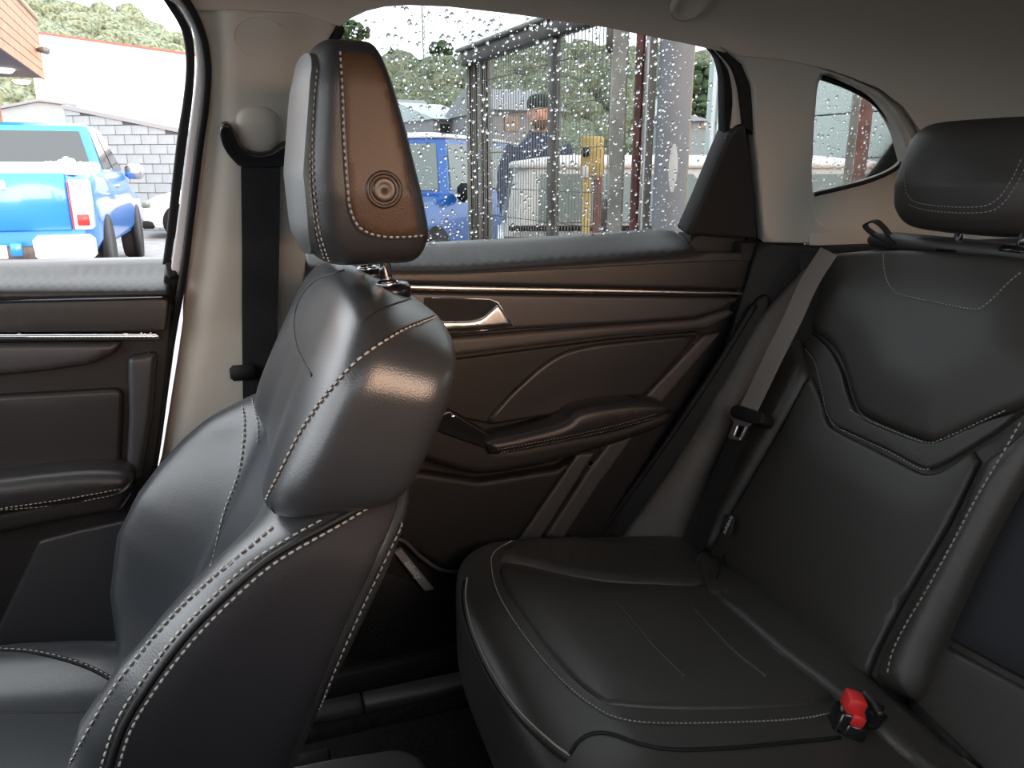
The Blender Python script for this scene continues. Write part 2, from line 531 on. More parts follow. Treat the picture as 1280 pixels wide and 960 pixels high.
# headliner: spans the whole roof, its lower rim follows the tops of the windows
RIM = [(-1500, -120), (-300, -75), (100, -40), (200, -6), (232, 12), (300, 14), (380, 18), (425, 33), (440, 22), (458, 14), (480, 9), (510, 7), (560, 9),
       (640, 18), (760, 35), (860, 55), (890, 62), (930, 72), (985, 75), (1027, 85), (1064, 97), (1098, 110), (1130, 134), (1150, 163), (1162, 192), (1180, 233), (1260, 258)]
rim = []
for px, py in RIM:
    l, n = S_side.hit(px, py); rim.append((l.x, l.z))
rim = [(-0.95, rim[1][1])]+[r for r in rim if -0.9 < r[0] < 1.6]+[(2.1, rim[-1][1])]
def rimz(x): return interp(x, rim)
xs = sorted(set([-0.95+0.05*i for i in range(62)]+[r[0] for r in rim]))
V = []; F = []; NP = 26
for x in xs:
    half = prof_pts(rimz(x))
    # even resampling so every station has the same count
    L = [0]
    for a, b in zip(half[:-1], half[1:]): L.append(L[-1]+math.hypot(a[0]-b[0], a[1]-b[1]))
    ev = []
    for k in range(NP):
        s = L[-1]*k/(NP-1); j = max(i for i in range(len(L)) if L[i] <= s+1e-9); j = min(j, len(L)-2)
        t = (s-L[j])/(L[j+1]-L[j]); ev.append((lerp(half[j][0], half[j+1][0], t), lerp(half[j][1], half[j+1][1], t)))
    drop = 0.10*ss(1.2, 2.1, x)
    row = [(x, y, z-drop*(z-1.15)/.5) for y, z in ev]+[(x, -y, z-drop*(z-1.15)/.5) for y, z in reversed(ev[:-1])]
    V += row
nr = 2*NP-1; nv = len(V)
F = [(i*nr+j, i*nr+j+1, (i+1)*nr+j+1, (i+1)*nr+j) for i in range(len(xs)-1) for j in range(nr-1)]
V += [(x, y*1.03, z+0.03 if abs(y) < .55 else z+0.012) for x, y, z in V]
F += [(a+nv, d+nv, c+nv, b+nv) for a, b, c, d in F]
for i in range(len(xs)-1):
    for j in (0, nr-1): F.append((i*nr+j, (i+1)*nr+j, (i+1)*nr+j+nv, i*nr+j+nv))
for j in range(nr-1):
    for i in (0, len(xs)-1): F.append((i*nr+j, i*nr+j+1, i*nr+j+1+nv, i*nr+j+nv))
b = MB(); b.add(V, F)
ceiling = b.out('ceiling', 'headliner', ang=60)
tag(ceiling, 'curved grey-beige woven headliner above the side windows', 'headliner', kind='structure')
S_ceil = surf_of(ceiling)
# round moulded cap on the headliner above the rear window
l, n = S_ceil.hit(862, 3)
b = MB(); b.lathe([(.030, -.004), (.031, .003), (.027, .007), (.022, .0075), (.019, .005), (.0, .0045)], l, n)
b.out('handle_cap', 'headliner', ceiling)

# floor, tunnel, sill, far side and ends of the cabin (mostly out of sight, they shade the cabin as the real ones do)
b = MB(); b.box((-1.3, -.72, .34), (1.95, .70, .40))
floor = tag(b.out('floor', 'carpet', smooth=False), 'dark charcoal carpeted footwell floor of the car', 'floor', kind='structure')
b = MB(); b.box((-1.2, -.10, .40), (.9, .10, .52), .03); b.out('floor_tunnel', 'carpet', floor)
def box_wall(name, lo, hi, m, label):
    b = MB(); b.box(lo, hi); return tag(b.out(name, m, smooth=False), label, 'wall', kind='structure')
wl = box_wall('wall_left', (-1.3, -.80, .34), (2.1, -.74, 1.17), 'plastic', 'dark lower side of the cabin on the camera side')
b = MB()
for x0, x1 in ((-.10, .10), (.80, .98), (1.45, 2.1)): b.box((x0, -.76, 1.16), (x1, -.60, 1.54), .02)
b.out('pillar_post', 'trim', wl)
box_wall('wall_front', (-1.36, -.80, .34), (-1.28, .78, 1.12), 'plastic', 'dark bulkhead below the windscreen')
wr = box_wall('wall_rear', (2.05, -.80, .34), (2.12, .78, 1.17), 'plastic', 'dark tailgate trim behind the rear bench')
M['tint'] = glass_mat('privacy_glass', (.63, .65, .65))
M['tint_dark'] = glass_mat('light_cut_glass', (.50, .52, .53))  # unseen front pane, tint added to dim light on the door
M['tint_clear'] = glass_mat('side_glass', (.93, .94, .94))  # unseen rear panes left clear to let the warm light through
b = MB()
b.box((-1.2, -.745, 1.17), (-.11, -.740, 1.53)); b.out('window_glass', 'tint_dark', wl, smooth=False)
b = MB()
for x0, x1 in ((.12, .78), (1.0, 1.43)): b.box((x0, -.745, 1.17), (x1, -.740, 1.53))
b.out('window_glass', 'tint_clear', wl, smooth=False)
b = MB(); b.box((2.08, -.70, 1.17), (2.085, .70, 1.62)); b.out('window_glass', 'tint', wr, smooth=False)
b = MB(); b.box((-1.25, -.72, .80), (-.85, .70, 1.08), .05)
tag(b.out('dashboard', 'plastic', wl), None)

# outer skin of the body side below the rear quarter (keeps daylight out of the cabin side)
b = MB(); b.box((.60, .80, .34), (2.1, .86, 1.19), .02); b.box((-1.3, .80, .30), (.7, .86, .42), .02)
b2 = MB(); b2.box((.97, .625, .80), (2.05, .80, 1.185), .01)
wright = tag(b.out('wall_right', 'body_paint', smooth=False), 'pale outer body side of the car behind the trim', 'body side', kind='structure')

b2.out('load_bay_trim', 'plastic', wright)
b2 = MB(); b2.box((.875, .70, 1.02), (1.02, .795, 1.195), .004); b2.out('waist_filler', 'black', wright)
# ------------------------------------------------------------------ B pillar
tb = thing('trim_1', (.02, .68, .45), 'pale grey-beige pillar trim between the front and rear doors', 'pillar trim', kind='structure')
V, F = grid_surf(lambda x, q: (x, q[1], q[0]), [-3, 0, 3.5], [(1.9, .45)]+[(z, y) for z, y in reversed(PROF[:5])]+[(1.0, .735), (.8, .74), (.4, .74)])
S_pil = Surf(V, F)
bp = [(233, 12), (300, 14), (380, 18), (424, 32), (409, 60), (397, 100), (389, 180), (383, 330), (377, 480), (360, 660),
      (176, 660), (200, 580), (222, 440), (235, 345), (244, 270), (255, 184), (262, 110), (259, 66), (248, 30)]
def pillar_fn(px, py):
    # the leading facet falls away outwards from a soft crease
    cx = interp(py, [(0, 290), (150, 292), (250, 284), (340, 272), (450, 252), (580, 224)])
    return -0.028*ss(0, 34, cx-px)-0.012*ss(340, 400, px)
bpil = panel('pillar_cover', bp, S_pil, 'trim', tb, off=.012, thick=.05, er=.006, g=12, fn=pillar_fn)
S_bp = surf_of(bpil)
b = MB(); c, n = S_bp.hit(327, 48)
u = Vector((1, 0, 0)); v = n.cross(u)
b.tube([c+n*.0002+(u*cos(t*.22)*.034+v*sin(t*.22)*.026) for t in range(3, 20)], .0006, 5)
b.out('airbag_mark', 'headliner', tb)
# weather seal, painted flange
seal_px = [(224, -10), (240, 14), (252, 42), (257.5, 68), (259, 96), (256, 136), (249, 186), (236, 291), (229, 345), (212, 440), (196, 560), (182, 640)]
seam('door_seal', seal_px, S_pil, tb, 'black', r=.0055, off=.006)
fl = spl([(214, -20), (234, 12), (248, 38), (254, 66), (256, 95), (253, 135), (246, 185), (233, 291), (226, 345)], 4)
fr = spl([(202, -20), (224, 10), (239, 35), (244, 60), (245, 91), (241, 130), (234, 182), (220, 291), (212, 345)], 4)
fl_hi = [p for p in fl if p[1] < 346]; fr_hi = [p for p in fr if p[1] < 346]
panel('painted_flange', fl_hi+fr_hi[::-1], S_pil, 'flange', tb, off=-.002, thick=.03, er=.003, g=9)
panel('door_gap', rc([(205, 345), (232, 345), (216, 440), (200, 560), (184, 660), (150, 660), (180, 560), (196, 440)], 2), S_pil, 'black', tb, off=-.010, thick=.03, er=.003, g=12)

# ------------------------------------------------------------------ rear quarter trim with its window
tq = thing('trim_2', (1.1, .66, 1.0), 'warm beige rear pillar trim around the small quarter window', 'pillar trim', kind='structure')
qo = [(903, 60), (930, 71), (985, 76), (1027, 86), (1064, 98), (1098, 114), (1122, 138), (1138, 166), (1148, 195), (1170, 236), (1260, 262), (1500, 290), (1500, 360), (1290, 345), (1100, 308), (957, 304), (951, 240), (946, 180), (942, 110), (930, 82)]
rec = spl([(1027, 94), (1062, 106), (1093, 122), (1114, 144), (1129, 170), (1136, 195), (1146, 235), (1154, 268), (1120, 281), (1052, 285), (1030, 281), (1020, 265), (1016, 200), (1019, 140)], 4, closed=True)
qtr = panel('quarter_cover', qo, S_side, 'trim', tq, off=.010, thick=.03, er=.005, g=14, holes=[rec])
win = spl([(1027, 97), (1060, 109), (1090, 126), (1110, 148), (1124, 173), (1131, 195), (1118, 212), (1080, 227), (1017, 241), (1016, 195), (1019, 140)], 5, closed=True)
rec2 = [(1005, 60), (1200, 80), (1240, 300), (1000, 310)]
panel('window_reveal', rec2, S_side, M['trim'], tq, off=-.016, thick=.012, er=.0, g=10, holes=[win], fn=lambda px, py: .030*min(1, max(0, py-interp(px, [(1016, 246), (1080, 232), (1120, 216), (1135, 205)]))/46))
seam('window_seal', [(1027, 97), (1060, 109), (1090, 126), (1110, 148), (1124, 173), (1131, 195), (1118, 212), (1080, 228), (1018, 243)], S_side, tq, 'black', r=.0045, off=-.016)
qg = panel('window_2', rec2, S_glass, 'tint', None, off=0, thick=.004, er=0, g=60)
tag(qg, 'small curved quarter window glass covered in raindrops', 'window', kind='structure')
c, n = S_side.hit(998, 108, .010)
b = MB(); u = Vector((1, 0, 0)); v = n.cross(u)
b.tube([c+n*.0004+(u*cos(t*.25)*.022+v*sin(t*.25)*.018) for t in range(0, 20)], .0005, 5); b.out('airbag_mark', 'headliner', tq)

def soft(x, k=5.0): return x-k*(1-math.exp(-x/k)) if x > 0 else 0.0
# ------------------------------------------------------------------ rear door
d2 = thing('door_2', (.40, .72, .45), 'dark rear door panel with chrome strip and lever handle', 'car door', kind='structure')
base2 = [(383, 345), (570, 345), (856, 330), (866, 292), (945, 292), (950, 372), (905, 470), (835, 572), (760, 690), (700, 760), (660, 900), (340, 940), (375, 600)]
panel('door_base', base2, S_door, 'plastic', d2, off=-.012, thick=.045, er=.004, g=18)
panel('upper_panel', rc([(383, 314), (530, 312), (700, 303), (866, 291), (874, 312), (944, 316), (944, 363), (700, 359), (383, 352)], 3), S_door, 'plastic_soft', d2, off=.014, thick=.035, er=.006, g=8,
      fn=lambda px, py: -.0034*soft(interp(px, [(383, 340), (570, 340), (868, 320), (944, 322)])-py)*(1-ss(850, 900, px)))
S_up = None
seam('ledge_seam', [(383, 342), (570, 341), (700, 336), (872, 327), (944, 326)], S_door, d2, r=.0011, off=.0150)
panel('chrome_strip', rc([(383, 353), (575, 358), (800, 362), (933, 365), (933, 369), (800, 367), (575, 363.5), (383, 359)], .5), S_door, 'satin', d2, off=.020, thick=.01, er=.0025, g=7)
panel('handle_panel', rc([(383, 362), (560, 366), (800, 370), (932, 372), (905, 386), (872, 397), (800, 403), (640, 412), (575, 419), (383, 432)], 4), S_door, 'plastic_gloss', d2, off=.010, thick=.02, er=.006, g=12)
panel('lower_rail', rc([(383, 434), (575, 421), (700, 411), (870, 399), (912, 386), (922, 392), (885, 411), (760, 421), (575, 444), (383, 464)], 4), S_door, 'plastic_grey', d2, off=.004, thick=.02, er=.008, g=10)
panel('recess_insert', rc([(383, 468), (575, 448), (762, 424), (872, 414), (884, 422), (800, 502), (720, 516), (612, 530), (560, 520), (383, 540)], 5), S_door, 'plastic', d2, off=-.004, thick=.015, er=.004, g=14)
panel('raised_insert', spl([(610, 530), (632, 500), (652, 480), (680, 456), (708, 440), (745, 431), (800, 425), (868, 420), (862, 432), (795, 502), (720, 515), (650, 526)], 4, closed=True), S_door, 'plastic_soft', d2, off=.004, thick=.015, er=.006, g=12)
panel('edge_strip', rc([(880, 420), (902, 416), (880, 442), (805, 530), (752, 602), (703, 676), (682, 672), (735, 590), (800, 503)], 3), S_door, 'plastic_grey', d2, off=.004, thick=.02, er=.005, g=10)
panel('edge_strip', rc([(722, 568), (744, 566), (680, 668), (640, 720), (632, 700)], 3), S_door, 'plastic_grey', d2, off=-.004, thick=.02, er=.005, g=10)
panel('lower_pocket', rc([(383, 600), (525, 590), (600, 602), (700, 586), (725, 568), (630, 700), (590, 716), (556, 714), (520, 690), (490, 668), (383, 640)], 8), S_door, 'plastic', d2, off=.012, thick=.03, er=.010, g=14)
seam('pocket_rim', [(470, 652), (492, 671), (508, 678), (524, 694), (548, 711), (570, 715), (592, 712)], S_door, d2, 'plastic_grey', r=.004, off=.012)
# speaker grille and badge
gc, gn = S_door.hit(470, 770, -.004)
b = MB(); b.lathe([(.085, 0), (.085, .003), (.080, .005), (.0, .0055)], gc, (0, -1, 0), 32)
spk = b.out('speaker_grille', 'black', d2, ang=25)
b = MB()
for k in range(220):
    r = .076*math.sqrt(k/220); th = k*2.39996
    p = gc+Vector((r*cos(th), -.0060, r*sin(th)))
    b.add([p+Vector((-.0011, 0, -.0011)), p+Vector((.0011, 0, -.0011)), p+Vector((.0011, 0, .0011)), p+Vector((-.0011, 0, .0011)), p+Vector((0, -.0012, 0))], [(0, 1, 4), (1, 2, 4), (2, 3, 4), (3, 0, 4)])
o = b.out('grille_dots', 'plastic', spk, smooth=False); o['kind'] = 'stuff'
bq = [(493, 691), (502, 686.5), (543, 737), (531, 739)]
badge = panel('speaker_badge', rc(bq, 2), S_door, 'badge', d2, off=.006, thick=.008, er=.001, g=8)
p0, n0 = S_door.hit(500, 693, .0068); p1, _ = S_door.hit(535, 735, .0068); pc, _ = S_door.hit(516.5, 712.5, .0075)
lettering('badge_lettering', 'Infinity', .0155, pc, p1-p0, n0, 'tagwhite', badge, shear=.25)
# lever handle over a flat black panel that paints the recess shade
panel('recess_shade', rc([(530, 372), (612, 374), (622, 378), (642, 408), (575, 414), (530, 416)], 3), S_door, 'black', d2, off=.0112, thick=.02, er=.001, g=8)
seam('recess_rim', [(540, 372), (612, 374), (622, 378), (643, 409), (575, 415.5)], S_door, d2, 'satin', r=.0013, off=.012, smooth=False)
panel('door_lever', spl([(540, 402), (580, 401), (600, 398), (610, 391), (618, 384), (625, 382), (638, 403), (636, 407), (600, 411), (570, 413), (540, 414)], 3, closed=True), S_door, 'satin', d2, off=.026, thick=.014, er=.006, g=6)
# armrest
def arm_fn(px, py): return 0
panel('armrest_base', spl([(500, 540), (530, 528), (562, 520), (600, 540), (625, 562), (700, 550), (780, 534), (838, 514), (834, 532), (770, 556), (700, 577), (640, 590), (600, 594), (556, 584), (510, 566)], 3, closed=True), S_door, 'plastic', d2, off=.040, thick=.05, er=.012, g=10)
panel('pull_cup', rc([(525, 530), (562, 512), (614, 544), (622, 566), (560, 545)], 4), S_door, 'black_gloss', d2, off=.046, thick=.03, er=.004, g=9)
arm = panel('armrest', spl([(611, 552), (640, 545), (690, 533), (712, 524), (720, 516), (745, 508), (800, 501), (828, 503), (838, 508), (834, 517), (812, 528), (760, 542), (690, 557), (622, 570), (612, 564)], 3, closed=True), S_door, 'plastic_soft', d2, off=.060, thick=.05, er=.012, bulge=.004, bw=.02, g=8)
S_arm = surf_of(arm)
stitch('armrest_stitching', [(622, 562), (690, 549), (760, 534), (822, 517)], S_arm, d2, 'thread_dim', L=.004, gap=.002, r=.0007)
stitch('armrest_stitching', [(625, 566), (690, 553), (760, 538), (826, 520)], S_arm, d2, 'thread_dim', L=.004, gap=.002, r=.0007)
c, n = S_door.hit(567, 521, .050)
b = MB(); b.lathe([(.0035, -.01), (.0035, .001), (.002, .0018)], c, n, 10); b.out('chrome_pin', 'chrome', d2)
# window surround: frame at the rear, corner piece, and the glass
panel('window_corner', rc([(858, 294), (880, 245), (900, 196), (912, 168), (922, 158), (932, 155), (940, 200), (947, 300)], 4), S_side, 'plastic', d2, off=.004, thick=.03, er=.006, g=10)
fo = spl([(886, 58), (903, 72), (914, 92), (919, 120), (918, 150), (913, 172), (900, 200)], 4); fi = spl([(880, 57), (897, 72), (905, 95), (906, 120), (906, 150), (905, 172), (888, 210)], 4)
panel('frame_edge', fo+fi[::-1], S_side, 'black', d2, off=-.010, thick=.02, er=.002, g=7)
fo2 = spl([(905, 62), (925, 76), (936, 95), (941, 130), (942, 170)], 4); fi2 = spl([(898, 66), (914, 84), (922, 105), (926, 130), (929, 158)], 4)
panel('frame_seal', fo2+fi2[::-1], S_side, 'plastic', d2, off=.002, thick=.02, er=.003, g=7)
panel('frame_panel', spl([(893, 63), (912, 78), (924, 100), (929, 160), (920, 170), (912, 180), (918, 130), (912, 88)], 3, closed=True), S_side, 'trim', d2, off=-.004, thick=.02, er=.002, g=7)
panel('frame_front', spl([(424, 33), (431, 40), (420, 60), (409, 84), (400, 115), (396, 170), (394, 300), (384, 300), (386, 170), (391, 108), (404, 66)], 3, closed=True), S_side, 'black', d2, off=-.004, thick=.02, er=.002, g=7)
panel('frame_backing', [(922, 74), (962, 76), (970, 314), (935, 314), (926, 160)], S_side, 'black', d2, off=-.016, thick=.02, er=.002, g=14)
seam('glass_seal', [(383, 314), (530, 309.5), (700, 300), (868, 289)], S_door, d2, 'black', r=.0030, off=-.070, smooth=False)
seam('glass_channel', [(866, 290), (884, 250), (903, 205), (908, 172)], S_side, d2, 'satin', r=.003, off=-.004)
gl2 = panel('window_1', [(380, 330), (380, -10), (640, -10), (920, 30), (950, 120), (900, 310)], S_glass, 'tint', None, off=0, thick=.004, er=0, g=60)
tag(gl2, 'large rear side window glass spotted with raindrops', 'window', kind='structure')

# raindrops on the two panes
M['water'] = drop_mat('rain_water')
def raindrops(glass, poly, count, seed, lo, hi):
    rnd = random.Random(seed); b = MB()
    xs = [p[0] for p in poly]; ys = [p[1] for p in poly]; placed = []
    tries = 0
    while len(placed) < count and tries < count*40:
        tries += 1
        x, y = rnd.uniform(min(xs), max(xs)), rnd.uniform(min(ys), max(ys))
        if not inside((x, y), poly): continue
        # fewer drops high on the leading half of the pane, as the wind has dried it
        if glass is gl2 and rnd.random() > 0.30+0.70*ss(470, 600, x+y*0.6): continue
        if glass is gl2 and x > 850 and rnd.random() > .45: continue
        r = lo+(hi-lo)*rnd.random()**2.6
        if any((x-a)**2+(y-c)**2 < (1.1*(r+q)/.0014)**2 for a, c, q in placed[-400:]): continue
        placed.append((x, y, r))
        l, n = S_glass.hit(x, y); n = -n; l = l+n*.0041
        u = Vector((1, 0, 0)); v = n.cross(u); v = v if v.z > 0 else -v
        ns = 7 if r > lo*1.6 else 6; W = []; Fc = []
        ex = rnd.uniform(1.0, 1.35); wob = rnd.uniform(-.3, .3)
        prof = [(1.0, 0.0), (.86, .30), (.5, .52)]
        for pr, ph in prof:
            for k in range(ns):
                th = 2*pi*k/ns+wob
                W.append(l+u*cos(th)*r*pr+v*sin(th)*r*pr*ex*(1.12 if sin(th) < 0 else .95)+n*r*ph)
        W.append(l+n*r*.6)
        for i in range(2):
            for k in range(ns): Fc.append((i*ns+k, i*ns+(k+1) % ns, (i+1)*ns+(k+1) % ns, (i+1)*ns+k))
        for k in range(ns): Fc.append((2*ns+k, 2*ns+(k+1) % ns, 3*ns))
        Fc.append(tuple(range(ns-1, -1, -1)))
        b.add(W, Fc)
    return b.out('raindrops', 'water', glass, kind='stuff')
raindrops(gl2, [(425, 35), (500, 8), (640, 18), (880, 58), (908, 110), (908, 180), (862, 292), (530, 311), (500, 200)], 2200, 3, .0010, .0037)
raindrops(qg, win, 300, 5, .0012, .0036)

# ------------------------------------------------------------------ front door
d1 = thing('door_1', (-.45, .72, .45), 'dark front door panel with chrome strip under a fully opened window', 'car door', kind='structure')
panel('door_base', rc([(-420, 380), (200, 374), (216, 380), (214, 420), (206, 500), (196, 575), (180, 640), (165, 860), (-420, 980)], 5), S_door, 'plastic', d1, off=-.012, thick=.045, er=.006, g=26)
panel('upper_panel', rc([(-420, 337), (0, 335), (206, 331), (212, 342), (211, 371), (0, 376), (-420, 382)], 4), S_door, 'plastic_soft', d1, off=.010, thick=.03, er=.006, g=8,
      fn=lambda px, py: -.0030*soft(366-py))
panel('middle_panel', rc([(-420, 384), (0, 378), (211, 373), (207, 414), (0, 416), (-420, 420)], 2), S_door, 'plastic_soft', d1, off=.008, thick=.03, er=.003, g=14)
panel('chrome_strip', rc([(-420, 420), (0, 418), (196, 417.5), (199, 420), (198, 425), (0, 424.5), (-420, 427)], 1), S_door, 'chrome', d1, off=.016, thick=.015, er=.003, g=8)
panel('handle_panel', rc([(-420, 430), (0, 429), (152, 428), (143, 442), (112, 456), (60, 464), (0, 470), (-420, 500)], 5), S_door, 'plastic_gloss', d1, off=.010, thick=.02, er=.010, g=12)
panel('recess_insert', rc([(-420, 510), (0, 494), (146, 486), (154, 492), (150, 592), (0, 612), (-420, 680)], 6), S_door, 'plastic_soft', d1, off=.002, thick=.02, er=.008, g=16)
panel('edge_strip', rc([(158, 446), (196, 440), (190, 520), (176, 600), (156, 600), (160, 520)], 8), S_door, 'plastic_gloss', d1, off=.004, thick=.02, er=.010, g=9)
panel('armrest_base', rc([(-420, 700), (0, 640), (100, 622), (160, 606), (166, 616), (150, 640), (80, 652), (0, 668), (-420, 740)], 6), S_door, 'plastic', d1, off=.030, thick=.04, er=.010, g=11)
arm1 = panel('armrest', spl([(-420, 660), (-100, 612), (0, 600), (60, 593), (110, 589), (150, 591), (163, 600), (161, 611), (140, 624), (80, 634), (0, 645), (-100, 664), (-420, 720)], 4, closed=True), S_door, 'plastic_soft', d1, off=.060, thick=.05, er=.016, bulge=.004, bw=.03, g=9)
S_arm1 = surf_of(arm1)
stitch('armrest_stitching', [(-100, 655), (0, 636), (80, 624), (156, 610)], S_arm1, d1, 'thread', L=.004, gap=.002, r=.0009)
stitch('armrest_stitching', [(-100, 663), (0, 643), (80, 631), (150, 617)], S_arm1, d1, 'thread', L=.004, gap=.002, r=.0009)
panel('lower_panel', rc([(-60, 870), (-10, 800), (48, 676), (100, 662), (166, 648), (164, 820), (100, 850)], 6), S_door, 'plastic_gloss', d1, off=-.002, thick=.02, er=.006, g=14)
# window frame and glass seal of the front door (the glass is wound right down)
fo = spl([(196, -25), (220, 10), (236, 35), (242, 60), (243, 91), (240, 130), (233, 182), (219, 291), (213, 332)], 4)
fi = spl([(186, -25), (210, 10), (225, 35), (231, 60), (232, 91), (228, 130), (220, 182), (208, 291), (203, 332)], 4)
panel('window_frame', fo+fi[::-1], S_side, 'black', d1, off=-.008, thick=.03, er=.004, g=7)
seam('glass_seal', [(-420, 336), (0, 334.5), (206, 330)], S_door, d1, 'black', r=.003, off=-.095, smooth=False)
panel('frame_foot', rc([(206, 328), (222, 326), (222, 346), (210, 350)], 4), S_door, 'black', d1, off=.006, thick=.03, er=.004, g=6)

# ------------------------------------------------------------------ door opening behind the rear door: seals, wheel-arch bolster, sill
tw = thing('trim_3', (.8, .70, .5), 'dark rubber door seal running down the rear door opening', 'door seal', kind='structure')
def bil(a, b, c, d):
    a, b, c, d = (Vector(x) for x in (a, b, c, d))
    return lambda u, v: (a.lerp(b, u)).lerp(d.lerp(c, u), v)
fb = bil((.56, .70, .50), (.86, .70, 1.30), (1.06, .60, 1.30), (.74, .60, .50))
V, F = grid_surf(fb, [i/10*1.4-.2 for i in range(11)], [i/6*1.6-.3 for i in range(7)])
S_bol = Surf(V, F)
panel('seal_strip', spl([(948, 372), (905, 440), (870, 492), (820, 560), (770, 630), (742, 672), (700, 740), (760, 740), (800, 660), (860, 560), (915, 470), (962, 385)], 4, closed=True), S_bol, 'black', tw, off=-.014, thick=.02, er=.006, g=9)
seam('seal_bead', [(944, 380), (890, 468), (830, 556), (770, 640), (735, 690)], S_bol, tw, 'black', r=.006, off=-.006)
panel('shade_backing', [(948, 303), (1035, 307), (1030, 400), (900, 560), (860, 720), (690, 760), (740, 660), (900, 460)], S_bol, 'black', tw, off=-.028, thick=.02, er=.004, g=20)  # black slab behind the seal, also painting the shadow beside the bench top
b = MB(); b.box((-1.25, .60, .34), (.60, .74, .415), .012)
sill = tag(b.out('trim_4', 'carpet'), 'carpeted sill beside the front seat under the rear door', 'door sill', kind='structure')
b = MB(); b.box((-.9, .625, .41), (.125, .665, .432), .004); b.out('sill_plate', 'plastic_grey', sill)
b = MB(); b.box((.128, .625, .41), (.48, .665, .432), .004); b.out('sill_plate', 'plastic_grey', sill)
b = MB(); b.box((-1.2, .67, .36), (.60, .80, .47), .006); b.out('sill_seal', 'black', sill)
# ================================================================== front seat
fs = thing('front_seat', (-.15, .355, .40), 'black leather front seat with white double stitching and side panel', 'car seat')
O1 = Vector((.003, .355, .767)); A1 = Vector((.407, 0, .914)); N1 = Vector((-.914, 0, .407))
def SF(w, s, n): return O1+A1*s+N1*n+Vector((0, w, 0))
CREST = [(-.34, .10), (-.229, .150), (-.097, .205), (-.012, .222), (.05, .216), (.093, .204), (.14, .186), (.18, .165), (.224, .128), (.26, .095), (.32, .07)]
def low_fn(a, b_, c):
    s = lerp(-.30, .30, (b_+1)/2)
    hw = interp(s, [(-.3, .225), (-.1, .24), (.1, .243), (.22, .238), (.3, .22)])
    w = a*hw
    cen = interp(s, [(-.3, .09), (-.1, .105), (.1, .10), (.2, .095), (.3, .085)])
    f = cen+(interp(s, CREST)-(interp(s, [(-.2, .0), (-.06, .014), (.08, .034), (.25, .038)]) if w < 0 else 0)-cen)*ss(.085, .200, abs(w))
    return SF(w, s, lerp(interp(s, [(-.3, -.014), (.05, -.018), (.18, -.026), (.3, -.034)]), f, (c+1)/2))
low = softbox('lower_back', low_fn, 'leather_front', fs, p=6, n=34)
def up_fn(a, b_, c):
    t = (b_+1)/2
    hw = interp(t, [(0, .240), (.4, .249), (.7, .252), (1, .246)])
    w = a*hw
    nn = lerp(-.018, .120, (c+1)/2)
    s0 = .258-.46*max(0, nn); s1 = .452-.010*ss(.1, .24, abs(w))
    s = lerp(s0, s1, t)
    # the shoulders lean back over the top
    dep = 1-.10*t
    if c > 0: nn -= .018*(1-ss(.05, .17, abs(w)))*(1-t)*c
    return SF(w, s, nn*dep)
up = softbox('shoulder_back', up_fn, 'leather_front', fs, p=5, n=34)
S_low, S_upb, S_seat = surf_of(low), surf_of(up), surf_of(low, up)
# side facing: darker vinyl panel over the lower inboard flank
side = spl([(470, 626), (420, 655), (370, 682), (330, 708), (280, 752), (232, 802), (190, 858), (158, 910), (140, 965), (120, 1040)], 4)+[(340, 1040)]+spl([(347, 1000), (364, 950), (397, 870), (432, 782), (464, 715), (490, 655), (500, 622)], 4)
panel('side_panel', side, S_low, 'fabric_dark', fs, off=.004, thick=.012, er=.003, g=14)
S_sp = S_low
strip = spl([(466, 624), (416, 651), (366, 678), (326, 704), (276, 748), (228, 798), (186, 854), (154, 906), (134, 965), (112, 1040)], 4)
stripL = spl([(345, 655), (318, 680), (270, 722), (225, 768), (180, 822), (140, 878), (95, 955), (60, 1030)], 4)
stitch('front_stitching', [(341, 658), (312, 682), (262, 724), (214, 770), (168, 824), (130, 878), (87, 955), (66, 1000)], S_low, fs, r=.0011, off=.001)
stitch('double_stitching', [(402, 650), (366, 670), (318, 700), (268, 744), (220, 794), (178, 850), (146, 902), (126, 960), (110, 1010)], S_low, fs, r=.0011, off=.001)
stitch('double_stitching', [(468, 630), (424, 657), (374, 685), (334, 711), (284, 756), (237, 806), (195, 861), (164, 912), (146, 966), (130, 1010)], S_low, fs, r=.0011, off=.0058)
seam('piping', [(470, 624), (416, 653), (366, 680), (326, 706), (276, 750), (228, 800), (186, 856), (154, 908), (134, 965)], S_low, fs, r=.003, off=.002)
stitch('rear_edge_stitching', [(545, 570), (520, 622), (500, 662), (472, 720), (440, 788), (405, 872), (372, 956), (358, 1000)], S_low, fs, 'thread_dim', r=.0011, off=.004)
# shoulder panel seams
stitch('shoulder_stitching', [(332, 625), (352, 585), (378, 535), (410, 490), (450, 448), (500, 415), (540, 398), (572, 383)], S_upb, fs, r=.0011, off=.001)
seam('shoulder_seam', [(334, 622), (354, 582), (380, 532), (412, 487), (452, 445), (502, 412), (542, 395), (573, 380)], S_upb, fs, r=.0012)
seam('shoulder_seam', [(338, 632), (352, 650), (375, 654)], S_upb, fs, r=.0012, off=.0004)
seam('front_seam', [(390, 470), (372, 436), (368, 400), (376, 372), (396, 350), (430, 338)], S_upb, fs, r=.0014)
seam('front_seam', [(452, 402), (480, 385), (520, 372), (556, 364)], S_upb, fs, r=.0012)
stitch('front_stitching', [(300, 490), (305, 530), (298, 590), (280, 640), (268, 690), (263, 710)], S_seat, fs, r=.0011, off=.001)
stitch('front_stitching', [(315, 498), (322, 530), (322, 560)], S_seat, fs, 'thread_dim', r=.0010, off=.001)
